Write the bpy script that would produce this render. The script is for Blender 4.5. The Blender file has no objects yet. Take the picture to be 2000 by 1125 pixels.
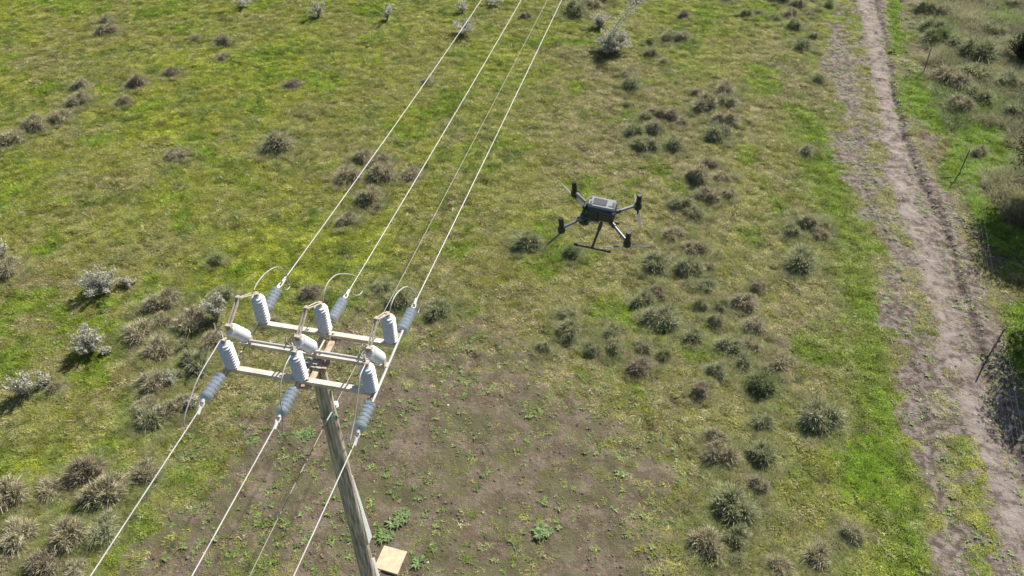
import bpy, math, random
import numpy as np
from mathutils import Vector, Matrix
S = bpy.context.scene
PI = math.pi
rad = math.radians
# ------------------------------------------------------------------ camera
PITCH = rad(40.8); CAMH = 18.0; FOC = 1577.0
cam = bpy.data.cameras.new('camera'); cam.sensor_width = 36; cam.lens = 36 * FOC / 2000
cam.clip_start = .1; cam.clip_end = 4000
co = bpy.data.objects.new('camera', cam); S.collection.objects.link(co)
co.location = (0, 0, CAMH); co.rotation_euler = (PI / 2 - PITCH, 0, 0)
S.camera = co
# ------------------------------------------------------------------ light
SUN_AZ = rad(40); SUN_EL = rad(43)          # azimuth from +Y towards +X
wd = bpy.data.worlds.new('World'); S.world = wd; wd.use_nodes = True
nt = wd.node_tree; bg = nt.nodes['Background']
sk = nt.nodes.new('ShaderNodeTexSky'); sk.sky_type = 'NISHITA'; sk.sun_disc = False
sk.sun_elevation = SUN_EL; sk.sun_rotation = SUN_AZ; sk.altitude = 200
nt.links.new(sk.outputs[0], bg.inputs[0]); bg.inputs[1].default_value = 0.07
sd = bpy.data.lights.new('sun', 'SUN'); sd.energy = 5.0; sd.angle = rad(.5); sd.color = (1, .95, .85)
so = bpy.data.objects.new('sun', sd); S.collection.objects.link(so)
tosun = Vector((math.sin(SUN_AZ) * math.cos(SUN_EL), math.cos(SUN_AZ) * math.cos(SUN_EL), math.sin(SUN_EL)))
so.rotation_euler = tosun.to_track_quat('Z', 'Y').to_euler()
S.view_settings.view_transform = 'Standard'; S.view_settings.look = 'None'
S.view_settings.exposure = 0.92; S.view_settings.gamma = 1

# ------------------------------------------------------------------ helpers
def ray(x, y):
    a = (x - 1000) / FOC; b = (y - 562.5) / FOC
    return np.array([a, math.cos(PITCH) - b * math.sin(PITCH), -math.sin(PITCH) - b * math.cos(PITCH)])
def G(x, y, z=0.):
    d = ray(x, y); t = (z - CAMH) / d[2]
    return np.array([d[0] * t, d[1] * t, z])
AZ = rad(12.3)
Ld = np.array([math.sin(AZ), math.cos(AZ), 0]); Ad = np.array([math.cos(AZ), -math.sin(AZ), 0]); Zd = np.array([0, 0, 1.])
CN = G(613.7, 692.5, 8.2)
def W(a, s, z): return CN + Ad * a + Ld * s + Zd * z
def on(px, py, a):                       # point of the vertical plane that holds one phase of the line
    P0 = CN + Ad * a; d = ray(px, py); C0 = np.array([0, 0, CAMH])
    return C0 + d * (((P0 - C0) @ Ad) / (d @ Ad))

def tag(o, label=None, cat=None, group=None, kind=None):
    if label: o['label'] = label
    if cat: o['category'] = cat
    if group: o['group'] = group
    if kind: o['kind'] = kind
    return o
def empty(name, loc=(0, 0, 0), **k):
    o = bpy.data.objects.new(name, None); o.location = [float(v) for v in loc]; o.empty_display_size = .2
    S.collection.objects.link(o); return tag(o, **k)
class MB:
    def __init__(s): s.v = []; s.f = []; s.m = []; s.sm = []
    def add(s, v, f, mi=0, smooth=True):
        n = len(s.v); s.v += [tuple(map(float, p)) for p in v]; s.f += [[i + n for i in q] for q in f]
        s.m += [mi] * len(f); s.sm += [smooth] * len(f); return s
    def box(s, c, X, Y, Z, mi=0, bev=0):       # centre and three half-axis vectors
        c = np.array(c, float); X = np.array(X, float); Y = np.array(Y, float); Z = np.array(Z, float)
        if not bev:
            v = [c + X * i + Y * j + Z * k for k in (-1, 1) for j in (-1, 1) for i in (-1, 1)]
            f = [(0, 2, 3, 1), (4, 5, 7, 6), (0, 1, 5, 4), (2, 6, 7, 3), (0, 4, 6, 2), (1, 3, 7, 5)]
            return s.add(v, f, mi, False)
        lx, ly, lz = [np.linalg.norm(q) for q in (X, Y, Z)]
        v = []; 
        def lay(zz, ins):
            r = []
            bx = 1 - (bev + ins) / lx; by = 1 - (bev + ins) / ly; ex = 1 - ins / lx; ey = 1 - ins / ly
            for (i, j) in ((bx, -ey), (ex, -by), (ex, by), (bx, ey), (-bx, ey), (-ex, by), (-ex, -by), (-bx, -ey)):
                r.append(c + X * i + Y * j + Z * zz)
            return r
        bz = 1 - bev / lz
        v = lay(-1, bev * .7) + lay(-bz, 0) + lay(bz, 0) + lay(1, bev * .7)
        f = [list(range(7, -1, -1)), list(range(24, 32))]
        for l in range(3):
            for i in range(8):
                j = (i + 1) % 8; f.append((l * 8 + i, l * 8 + j, l * 8 + 8 + j, l * 8 + 8 + i))
        return s.add(v, f, mi, False)
    def bar(s, a, b, w, h, up=(0, 0, 1), mi=0, bev=0):
        a = np.array(a, float); b = np.array(b, float); d = b - a; l = np.linalg.norm(d); d /= l
        up = np.array(up, float); sx = np.cross(d, up); sx /= np.linalg.norm(sx); u = np.cross(sx, d)
        return s.box((a + b) / 2, d * l / 2, sx * w / 2, u * h / 2, mi, bev)
    def lathe(s, a, b, prof, n=20, mi=0):      # prof: (fraction along a->b, radius)
        a = np.array(a, float); b = np.array(b, float); d = b - a; l = np.linalg.norm(d); d /= l
        t = np.array([1, 0, 0.]) if abs(d[0]) < .8 else np.array([0, 1., 0])
        x = np.cross(d, t); x /= np.linalg.norm(x); y = np.cross(d, x)
        v = []; f = []
        for (q, r) in prof:
            for i in range(n):
                th = 2 * PI * i / n; v.append(a + d * l * q + (x * math.cos(th) + y * math.sin(th)) * r)
        for k in range(len(prof) - 1):
            for i in range(n):
                j = (i + 1) % n; f.append((k * n + i, k * n + j, (k + 1) * n + j, (k + 1) * n + i))
        f.append(list(range(n))[::-1]); f.append([(len(prof) - 1) * n + i for i in range(n)])
        return s.add(v, f, mi)
    def cyl(s, a, b, r, r2=None, n=14, mi=0): return s.lathe(a, b, [(0, r), (1, r if r2 is None else r2)], n, mi)
    def tube(s, pts, r, n=8, mi=0):
        pts = [np.array(p, float) for p in pts]; m = len(pts)
        rr = r if hasattr(r, '__len__') else [r] * m
        v = []; f = []; px = None
        for k, p in enumerate(pts):
            d = pts[min(k + 1, m - 1)] - pts[max(k - 1, 0)]; d /= (np.linalg.norm(d) + 1e-9)
            if px is None:
                t = np.array([0, 0, 1.]) if abs(d[2]) < .9 else np.array([1., 0, 0]); px = np.cross(d, t)
            px = px - d * (px @ d); px /= np.linalg.norm(px); py = np.cross(d, px)
            for i in range(n):
                th = 2 * PI * i / n; v.append(p + (px * math.cos(th) + py * math.sin(th)) * rr[k])
        for k in range(m - 1):
            for i in range(n):
                j = (i + 1) % n; f.append((k * n + i, k * n + j, (k + 1) * n + j, (k + 1) * n + i))
        f.append(list(range(n))[::-1]); f.append([(m - 1) * n + i for i in range(n)])
        return s.add(v, f, mi)
    def build(s, name, mats, parent=None, **k):
        if not isinstance(mats, (list, tuple)): mats = [mats]
        off = np.array([0, 0, 0.])
        p = parent
        while p is not None: off = off + np.array(p.location); p = p.parent
        me = bpy.data.meshes.new(name); me.from_pydata([tuple(np.array(v) - off) for v in s.v], [], s.f)
        for m in mats: me.materials.append(m)
        me.polygons.foreach_set('material_index', s.m); me.polygons.foreach_set('use_smooth', s.sm)
        me.update()
        try: me.set_sharp_from_angle(angle=rad(38))
        except Exception: pass
        o = bpy.data.objects.new(name, me); S.collection.objects.link(o)
        if parent is not None: o.parent = parent
        else:
            c = np.mean(np.array(s.v), axis=0)
        return tag(o, **k)
def spline(pts, n=6):                      # Catmull-Rom through points
    P_ = [np.array(p, float) for p in pts]; P_ = [2 * P_[0] - P_[1]] + P_ + [2 * P_[-1] - P_[-2]]; out = []
    for i in range(1, len(P_) - 2):
        for k in range(n):
            t = k / n; a, b, c, d = P_[i - 1:i + 3]
            out.append(.5 * (2 * b + (c - a) * t + (2 * a - 5 * b + 4 * c - d) * t * t + (3 * b - a - 3 * c + d) * t ** 3))
    return out + [P_[-2]]

# ------------------------------------------------------------------ materials
def mat(name, col, rough=.6, metal=0., spec=.5, var=0., scale=8., bump=0., bscale=40., stretch=(1, 1, 1), col2=None, coord='Object'):
    m = bpy.data.materials.new(name); m.use_nodes = True; t = m.node_tree; b = t.nodes['Principled BSDF']
    b.inputs['Roughness'].default_value = rough; b.inputs['Metallic'].default_value = metal
    b.inputs['Specular IOR Level'].default_value = spec; b.inputs['Base Color'].default_value = (*col, 1)
    tc = t.nodes.new('ShaderNodeTexCoord'); mp = t.nodes.new('ShaderNodeMapping'); mp.inputs['Scale'].default_value = stretch
    t.links.new(tc.outputs[coord], mp.inputs[0])
    if var or col2:
        n = t.nodes.new('ShaderNodeTexNoise'); n.inputs['Scale'].default_value = scale; n.inputs['Detail'].default_value = 5
        t.links.new(mp.outputs[0], n.inputs['Vector'])
        r = t.nodes.new('ShaderNodeValToRGB'); r.color_ramp.elements[0].position = .35; r.color_ramp.elements[1].position = .65
        c1 = [c * (1 - var) for c in col]; c2 = [min(1, c * (1 + var)) for c in col] if col2 is None else col2
        r.color_ramp.elements[0].color = (*c1, 1); r.color_ramp.elements[1].color = (*c2, 1)
        t.links.new(n.outputs['Fac'], r.inputs[0]); t.links.new(r.outputs[0], b.inputs['Base Color'])
    if bump:
        n = t.nodes.new('ShaderNodeTexNoise'); n.inputs['Scale'].default_value = bscale; n.inputs['Detail'].default_value = 4
        t.links.new(mp.outputs[0], n.inputs['Vector']); bp = t.nodes.new('ShaderNodeBump'); bp.inputs['Strength'].default_value = bump
        bp.inputs['Distance'].default_value = .02
        t.links.new(n.outputs['Fac'], bp.inputs['Height']); t.links.new(bp.outputs[0], b.inputs['Normal'])
    return m
M = {}
M['arm'] = mat('painted_crossarm', (.47, .41, .34), .65, var=.12, scale=6, col2=(.60, .54, .46), bump=.15)
M['beam'] = mat('rusty_beam', (.34, .23, .17), .7, var=.2, scale=9, col2=(.47, .36, .28), bump=.15)
M['pole'] = mat('weathered_wood', (.28, .225, .175), .9, spec=.15, var=.35, scale=9, col2=(.54, .47, .39), bump=.9, bscale=16, stretch=(3, 3, .22))
M['porc'] = mat('white_insulator', (.58, .58, .585), .35, var=.10, scale=22)
M['poly'] = mat('blue_grey_insulator', (.54, .57, .61), .4, var=.08, scale=15)
M['galv'] = mat('galvanised_steel', (.46, .46, .45), .5, metal=.3, var=.15, scale=20)
M['tan'] = mat('tarnished_fitting', (.40, .34, .28), .55, metal=.15, var=.25, scale=30)
M['fit'] = mat('bright_fitting', (.55, .55, .55), .4, metal=.15)
M['cable'] = mat('weathered_cable', (.36, .35, .335), .6, metal=.1, var=.12, scale=3)
M['cable2'] = mat('dull_cable', (.22, .20, .165), .6, metal=.1, var=.1, scale=3)
M['white'] = mat('white_sheet', (.84, .85, .86), .45, var=.05, scale=5)
def sheet():
    m = M['white']; t = m.node_tree; o = t.nodes['Material Output']; b = t.nodes['Principled BSDF']
    tr = t.nodes.new('ShaderNodeBsdfTranslucent'); tr.inputs[0].default_value = (.95, .95, .95, 1); ms = t.nodes.new('ShaderNodeMixShader'); ms.inputs[0].default_value = .6
    t.links.new(b.outputs[0], ms.inputs[1]); t.links.new(tr.outputs[0], ms.inputs[2]); t.links.new(ms.outputs[0], o.inputs[0])
sheet()
M['green'] = mat('green_wire', (.03, .25, .18), .4)
M['slab'] = mat('sandy_slab', (.46, .37, .24), .85, spec=.2, var=.10, scale=9, col2=(.52, .43, .30), bump=.3, bscale=60)
M['dblack'] = mat('drone_black', (.018, .02, .024), .45, var=.2, scale=20)
M['dgrey'] = mat('drone_dark_grey', (.035, .037, .042), .4)
M['dlight'] = mat('drone_light_grey', (.19, .20, .215), .4, metal=.2)
M['darm'] = mat('carbon_tube', (.16, .165, .175), .35, spec=.6)
M['glass'] = mat('camera_glass', (.01, .012, .02), .08)
M['blade'] = mat('propeller_grey', (.15, .15, .15), .75, spec=.1)
M['post'] = mat('rusty_post', (.14, .12, .10), .8, var=.3, scale=10)
M['wire'] = mat('fence_wire', (.17, .165, .155), .8)

def leafmat(name, attr=None, inst=False, trans=.35, rough=.6, spec=.25):
    m = bpy.data.materials.new(name); m.use_nodes = True; t = m.node_tree; b = t.nodes['Principled BSDF']; out = t.nodes['Material Output']
    b.inputs['Roughness'].default_value = rough; b.inputs['Specular IOR Level'].default_value = spec
    at = t.nodes.new('ShaderNodeAttribute'); at.attribute_name = 'col'
    src = at.outputs['Color']
    if inst:
        ai = t.nodes.new('ShaderNodeAttribute'); ai.attribute_type = 'INSTANCER'; ai.attribute_name = 'tint'
        mx = t.nodes.new('ShaderNodeMix'); mx.data_type = 'RGBA'; mx.blend_type = 'MULTIPLY'; mx.inputs[0].default_value = 1
        t.links.new(src, mx.inputs[6]); t.links.new(ai.outputs['Color'], mx.inputs[7]); src = mx.outputs[2]
    t.links.new(src, b.inputs['Base Color'])
    tr = t.nodes.new('ShaderNodeBsdfTranslucent'); t.links.new(src, tr.inputs['Color'])
    ms = t.nodes.new('ShaderNodeMixShader'); ms.inputs[0].default_value = trans
    t.links.new(b.outputs[0], ms.inputs[1]); t.links.new(tr.outputs[0], ms.inputs[2]); t.links.new(ms.outputs[0], out.inputs[0])
    return m
M['leaf'] = leafmat('plant_leaf')
M['tus'] = leafmat('tussock_blade', trans=.26)
M['grass'] = leafmat('meadow_grass', inst=True, trans=.4)

# ------------------------------------------------------------------ noise and fields of the ground
def vnoise(x, y, sc, seed):
    r = np.random.RandomState(seed); T = r.rand(256, 256)
    u = x / sc + seed * 7.3; v = y / sc + seed * 3.1
    i = np.floor(u).astype(int); j = np.floor(v).astype(int); a = u - i; b = v - j
    a = a * a * (3 - 2 * a); b = b * b * (3 - 2 * b)
    g = lambda p, q: T[p % 256, q % 256]
    return (g(i, j) * (1 - a) + g(i + 1, j) * a) * (1 - b) + (g(i, j + 1) * (1 - a) + g(i + 1, j + 1) * a) * b
def fbm(x, y, sc, seed, oc=4):
    s = 0; w = 0; a = 1.
    for k in range(oc):
        c, sn = math.cos(.6 * k + seed), math.sin(.6 * k + seed)
        s = s + a * vnoise(c * x - sn * y, sn * x + c * y, sc / 2 ** k, seed + 17 * k); w += a; a *= .55
    return s / w
def sstep(a, b, x):
    t = np.clip((x - a) / (b - a), 0, 1); return t * t * (3 - 2 * t)
def wpoly(pts): return np.array([G(*p)[:2] for p in pts])
def sdf(poly, x, y):                       # negative inside
    d = np.full(x.shape, 1e9); ins = np.zeros(x.shape, bool); n = len(poly)
    for i in range(n):
        ax, ay = poly[i]; bx, by = poly[(i + 1) % n]
        ex, ey = bx - ax, by - ay; px, py = x - ax, y - ay
        t = np.clip((px * ex + py * ey) / (ex * ex + ey * ey + 1e-12), 0, 1)
        d = np.minimum(d, (px - ex * t) ** 2 + (py - ey * t) ** 2)
        c = ((ay > y) != (by > y)) & (x < (bx - ax) * (y - ay) / (by - ay + 1e-12) + ax); ins ^= c
    return np.sqrt(d) * np.where(ins, -1, 1)
def curve(pts):
    w = wpoly(pts); w = w[np.argsort(w[:, 1])]; s0 = (w[1] - w[0]) / (w[1, 1] - w[0, 1]); s1 = (w[-1] - w[-2]) / (w[-1, 1] - w[-2, 1])
    w = np.vstack([w[0] - s0 * 12, w, w[-1] + s1 * 60]); return lambda y: np.interp(y, w[:, 1], w[:, 0])
c_left = curve([(1650, 0), (1622, 90), (1630, 200), (1645, 290), (1680, 400), (1705, 520), (1735, 700), (1760, 830), (1790, 950), (1815, 1125)])
c_rut = curve([(1708, 0), (1735, 110), (1742, 180), (1770, 290), (1800, 360), (1838, 430), (1862, 520), (1895, 620), (1920, 700), (1945, 780), (1975, 870), (2005, 960)])
c_path = curve([(1690, 0), (1708, 80), (1722, 160), (1745, 270), (1765, 380), (1795, 460), (1822, 540), (1850, 640), (1885, 740), (1910, 830), (1945, 920), (1990, 1040)])
c_weed = curve([(1672, 60), (1700, 180), (1720, 300), (1740, 400), (1775, 500), (1800, 600), (1835, 700), (1862, 800), (1890, 920), (1915, 1040)])
c_right = curve([(1745, 0), (1750, 120), (1765, 220), (1800, 300), (1865, 390), (1903, 470), (1935, 560), (1960, 650), (2000, 740)])
c_strip = curve([(1575, 200), (1590, 270), (1625, 380), (1660, 480), (1690, 600), (1712, 720), (1722, 800), (1735, 900), (1760, 1000), (1775, 1125)])
p_out = wpoly([(200, 1160), (300, 960), (400, 850), (500, 730), (590, 640), (690, 600), (850, 610), (930, 660), (1060, 700), (1170, 720), (1250, 790), (1350, 880), (1395, 960), (1350, 1020), (1330, 1160)])
p_in = wpoly([(380, 1160), (400, 960), (540, 860), (660, 790), (770, 770), (950, 780), (1060, 850), (1150, 920), (1250, 1010), (1310, 1160)])
p_bright = [wpoly(q) for q in (
    [(1775, 130), (1800, 130), (1830, 200), (1850, 260), (1800, 250), (1760, 190)], [(1735, 0), (1755, 0), (1765, 90), (1745, 110)],
    [(1880, 235), (1960, 250), (1995, 310), (1960, 340), (1910, 330), (1925, 400), (1960, 450), (1985, 500), (1940, 500), (1900, 420), (1880, 330)],
    [(1975, 590), (2060, 580), (2060, 800), (1985, 720)], [(1830, 330), (1870, 300), (1880, 350), (1850, 370)], [(1640, 870), (1710, 860), (1735, 930), (1720, 975), (1650, 950)])]
def fields(x, y):
    n1 = fbm(x, y, 2.2, 3); n2 = fbm(x, y, .7, 9, 3); n3 = fbm(x, y, 6., 21, 3)
    so_ = sdf(p_out, x, y); si = sdf(p_in, x, y)
    b = .62 * sstep(1.8, -1.8, so_ + (n1 - .5) * 5) + .36 * sstep(1.6, -1.6, si + (n1 - .5) * 4)
    b = b * np.clip(.55 + n2 * 1.0, 0, 1.2) * (1 - .25 * sstep(.52, .66, n1))
    xl = c_left(y); xr = c_right(y); xp = c_path(y); xw = c_weed(y); xu = c_rut(y)
    tin = sstep(-.35, .35, x - xl + (n2 - .5) * 1.6 + (n1 - .5) * 1.8 + .45 * sstep(26, 40, y)) * sstep(.3, -.5, x - xr + (n2 - .5) * 1.0)
    tb = .86 + .9 * (n1 - .5) + .5 * (n2 - .5)
    wd_ = .95 * np.exp(-((x - xw) / .6) ** 2) * sstep(.40, .56, n2)
    pth = np.exp(-((x - xp) / .5) ** 2)
    tb = np.clip(tb - wd_ + .6 * pth, 0, 1)
    b = np.maximum(b, tin * tb)
    right = sstep(-.2, .5, x - xr)
    b = np.maximum(b, right * sstep(3.5, 1.0, x - xr) * sstep(.40, .60, n1 * .5 + n2 * .5) * .9)
    b = np.maximum(b, .75 * sstep(.66, .76, n2 * .55 + n1 * .45) * (1 - tin) * sstep(-14, 0, x) * sstep(30, 18, y))
    lush = np.clip(.25 + 1.15 * n1, 0, 1) * .85 * np.exp(-((x - c_strip(y)) / 1.0) ** 2) * sstep(36, 30, y) * sstep(-.35, .3, xl - x + (n2 - .5) * .6)
    for q in p_bright: lush = np.maximum(lush, sstep(.45, -.25, sdf(q, x, y) + (n2 - .5) * .9))
    b = np.where(lush > .3, b * (1 - .8 * lush), b)
    lush = np.maximum(lush, .7 * sstep(.56, .74, fbm(x, y, 1.5, 77, 4)) * (1 - .5 * tin))
    leftup = sstep(4, -6, x) * sstep(14, 24, y)
    dry = np.clip(.32 - .14 * leftup + .5 * (1 - leftup) * sstep(13, 17, y) * sstep(46, 30, y) * .9 + (n3 - .5) * 1.1 + (n1 - .5) * .7, 0, 1)
    dry = dry * (1 - lush)
    return dict(bare=np.clip(b, 0, 1), lush=lush, dry=dry, tin=tin, path=pth * tin, right=right, n1=n1, n2=n2, left=leftup)
def ghash(x, y, sc=1.): return vnoise(x, y, sc, 5)
def inside_soil(x, y): return np.maximum(sstep(.8, -.8, sdf(p_in, x, y)), sstep(-.3, .3, x - c_left(y)) * sstep(.3, -.3, x - c_right(y)))
def height(x, y):
    near = sstep(70, 50, np.abs(x)) * sstep(85, 60, y)
    h = .10 * (fbm(x, y, 5, 40, 2) - .5) + .16 * (fbm(x, y, .95, 41, 3) - .5) + .13 * (fbm(x, y, .36, 42, 2) - .5) * (1 - .5 * inside_soil(x, y))
    xu = c_rut(y) + .12 * (fbm(x * 0 + y, y, .8, 50, 3) - .5)
    h = h + inside_soil(x, y) * .05 * (fbm(x, y, .22, 47, 2) - .5)
    h = h - .09 * np.exp(-((x - xu) / .14) ** 2) + .05 * np.exp(-((x - xu - .33) / .18) ** 2) - .05 * np.exp(-((x - xu + .5) / .45) ** 2)
    h = h - .035 * np.exp(-((x - c_path(y) + 1.6) / .25) ** 2)
    return h * near

def axis(lo, hi, st, far):
    a = list(np.arange(lo, hi + 1e-6, st)); s = st; v = hi
    while v < far: s *= 1.35; v += s; a.append(v)
    s = st; v = lo
    while v > -far: s *= 1.35; v -= s; a.insert(0, v)
    return np.array(a)
gx = axis(-34, 34, .09, 1500); gy = axis(6, 52, .09, 1500)
X, Y = np.meshgrid(gx, gy); Hh = height(X, Y)
nx, ny = len(gx), len(gy)
me = bpy.data.meshes.new('ground'); me.vertices.add(nx * ny)
me.vertices.foreach_set('co', np.stack([X, Y, Hh], -1).astype(np.float32).ravel())
ii = (np.arange(ny - 1)[:, None] * nx + np.arange(nx - 1)[None, :]).ravel()
quads = np.stack([ii, ii + 1, ii + nx + 1, ii + nx], -1).astype(np.int32)
me.loops.add(quads.size); me.loops.foreach_set('vertex_index', quads.ravel())
me.polygons.add(len(quads)); me.polygons.foreach_set('loop_start', np.arange(0, quads.size, 4, dtype=np.int32))
me.polygons.foreach_set('use_smooth', np.ones(len(quads), bool)); me.update(calc_edges=True)
Fd = fields(X, Y)
def colattr(mesh, name, arr):
    a = mesh.attributes.new(name, 'FLOAT', 'POINT'); a.data.foreach_set('value', arr.astype(np.float32).ravel())
for k in ('bare', 'lush', 'dry', 'tin', 'path'): colattr(me, k, Fd[k])
ground = bpy.data.objects.new('ground', me); S.collection.objects.link(ground)
tag(ground, 'meadow ground of short green grass and bare grey brown mud', None, None, 'structure')

def ground_mat():
    m = bpy.data.materials.new('ground_mud_and_grass'); m.use_nodes = True; t = m.node_tree; N = t.nodes; b = N['Principled BSDF']
    b.inputs['Roughness'].default_value = .9; b.inputs['Specular IOR Level'].default_value = .12
    tc = N.new('ShaderNodeTexCoord')
    def noise(sc, det=4, rough=.6):
        n = N.new('ShaderNodeTexNoise'); n.inputs['Scale'].default_value = sc; n.inputs['Detail'].default_value = det
        n.inputs['Roughness'].default_value = rough; t.links.new(tc.outputs['Object'], n.inputs['Vector']); return n.outputs['Fac']
    def attr(n_):
        a = N.new('ShaderNodeAttribute'); a.attribute_name = n_; return a.outputs['Fac']
    def math_(op, a, c, cl=False):
        n = N.new('ShaderNodeMath'); n.operation = op; n.use_clamp = cl
        for i, v in enumerate((a, c)):
            if isinstance(v, (int, float)): n.inputs[i].default_value = v
            else: t.links.new(v, n.inputs[i])
        return n.outputs[0]
    def mix(f, a, c):
        n = N.new('ShaderNodeMix'); n.data_type = 'RGBA'
        t.links.new(f, n.inputs[0]) if not isinstance(f, float) else setattr(n.inputs[0], 'default_value', f)
        for i, v in ((6, a), (7, c)):
            if isinstance(v, tuple): n.inputs[i].default_value = (*v, 1)
            else: t.links.new(v, n.inputs[i])
        return n.outputs[2]
    def ramp(f, p0, p1):
        r = N.new('ShaderNodeMapRange'); r.interpolation_type = 'SMOOTHSTEP'; t.links.new(f, r.inputs[0])
        r.inputs[1].default_value = p0; r.inputs[2].default_value = p1; return r.outputs[0]
    nf = noise(9, 6, .7); nm = noise(1.6, 5); ng = noise(30, 4, .7); nt_ = noise(4.5, 6, .65)
    soil = mix(ramp(nm, .38, .62), (.100, .074, .050), (.145, .115, .084))
    soil = mix(ramp(nf, .45, .75), soil, (.20, .165, .126))
    soil = mix(ramp(ng, .56, .75), soil, (.050, .036, .026))
    mud = mix(ramp(nt_, .40, .62), (.085, .064, .052), (.215, .180, .160))
    mud = mix(ramp(ng, .55, .72), mud, (.055, .041, .034))
    soil = mix(attr('tin'), soil, mud)
    soil = mix(math_('MULTIPLY', math_('MULTIPLY', attr('path'), .75), ramp(nm, .35, .6)), soil, (.285, .242, .216))
    moss = mix(ramp(noise(.9, 4), .42, .60), (.0, .0, .0), (1., 1., 1.))
    soil = mix(math_('MULTIPLY', math_('SUBTRACT', 1., attr('tin')), math_('MULTIPLY', moss, .75)), soil, (.085, .085, .040))
    gr = mix(attr('dry'), (.13, .155, .025), (.185, .160, .075))
    gr = mix(attr('lush'), gr, (.095, .17, .018))
    gr = mix(ramp(ng, .46, .66), gr, (.026, .032, .010))
    gr = mix(ramp(nf, .60, .75), gr, (.22, .19, .10))
    k = math_('ADD', attr('bare'), math_('MULTIPLY', math_('SUBTRACT', nt_, .5), 1.3))
    k = math_('ADD', k, math_('MULTIPLY', math_('SUBTRACT', nf, .5), .6))
    c = mix(ramp(k, .28, .52), gr, soil)
    t.links.new(c, b.inputs['Base Color'])
    bp = N.new('ShaderNodeBump'); bp.inputs['Strength'].default_value = .9; bp.inputs['Distance'].default_value = .06
    hsum = math_('ADD', math_('MULTIPLY', nf, 1.0), math_('MULTIPLY', ng, .5)); t.links.new(hsum, bp.inputs['Height']); t.links.new(bp.outputs[0], b.inputs['Normal'])
    return m
me.materials.append(ground_mat())

# ------------------------------------------------------------------ plant meshes
def raw_mesh(name, verts, faces, cols, material):
    """verts (n,3), faces (m,3|4) arrays, cols (n,3)"""
    me = bpy.data.meshes.new(name); me.vertices.add(len(verts)); me.vertices.foreach_set('co', verts.astype(np.float32).ravel())
    k = faces.shape[1]; me.loops.add(faces.size); me.loops.foreach_set('vertex_index', faces.astype(np.int32).ravel())
    me.polygons.add(len(faces)); me.polygons.foreach_set('loop_start', np.arange(0, faces.size, k, dtype=np.int32)); me.update(calc_edges=True)
    a = me.color_attributes.new('col', 'FLOAT_COLOR', 'POINT')
    a.data.foreach_set('color', np.hstack([cols, np.ones((len(cols), 1))]).astype(np.float32).ravel())
    me.materials.append(material); return me
def blades(rng, n, r0, ln, spread, width, cols, droop=.5, segs=3, tilt=(0.1, 1.1), base=None):
    """arching strips growing out of a disc; cols(rng,n)->(n,3)"""
    az = rng.rand(n) * 2 * PI; rr = r0 * np.sqrt(rng.rand(n)); az0 = rng.rand(n) * 2 * PI
    px = rr * np.cos(az0); py = rr * np.sin(az0)
    if base is not None: px, py = px + base[:, 0], py + base[:, 1]
    out = spread * (px * np.cos(az) * 0 + 1)
    dx = np.cos(az) + px / (r0 + 1e-6) * out; dy = np.sin(az) + py / (r0 + 1e-6) * out
    l_ = np.hypot(dx, dy) + 1e-6; dx /= l_; dy /= l_
    el = tilt[0] + (tilt[1] - tilt[0]) * rng.rand(n) ** .8          # angle away from vertical
    L_ = ln * (.55 + .6 * rng.rand(n)); c = cols(rng, n)
    V = np.zeros((n, (segs + 1) * 2, 3)); pos = np.stack([px, py, np.zeros(n)], -1); a = el.copy()
    for s in range(segs + 1):
        w = width * (1 - s / (segs + .25)) * .5
        sx = -dy * w; sy = dx * w
        V[:, s * 2] = pos + np.stack([sx, sy, 0 * sx], -1); V[:, s * 2 + 1] = pos - np.stack([sx, sy, 0 * sx], -1)
        st = L_ / segs
        pos = pos + np.stack([dx * np.sin(a) * st, dy * np.sin(a) * st, np.cos(a) * st], -1); a = a + droop * (.5 + rng.rand(n))
    V[:, :, 2] = np.maximum(V[:, :, 2], .004)
    F = []
    for s in range(segs):
        F.append([s * 2, s * 2 + 1, s * 2 + 3, s * 2 + 2])
    F = (np.array(F)[None] + (np.arange(n) * (segs + 1) * 2)[:, None, None]).reshape(-1, 4)
    C = np.repeat(c, (segs + 1) * 2, axis=0)
    if n > 150: C = C * np.tile(np.repeat(np.linspace(.45, 1.3, segs + 1), 2), n)[:, None]  # dense clumps: shaded roots and sunlit tips painted into the blade colour
    return V.reshape(-1, 3), F, C
def pal(*cs):
    cs = np.array(cs)
    def f(rng, n):
        k = rng.randint(0, len(cs), n); return cs[k] * (.75 + .5 * rng.rand(n, 1))
    return f
def join(*parts):
    V = []; F = []; C = []; o = 0
    for v, f, c in parts: V.append(v); F.append(f + o); C.append(c); o += len(v)
    return np.vstack(V), np.vstack(F), np.vstack(C)

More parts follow.
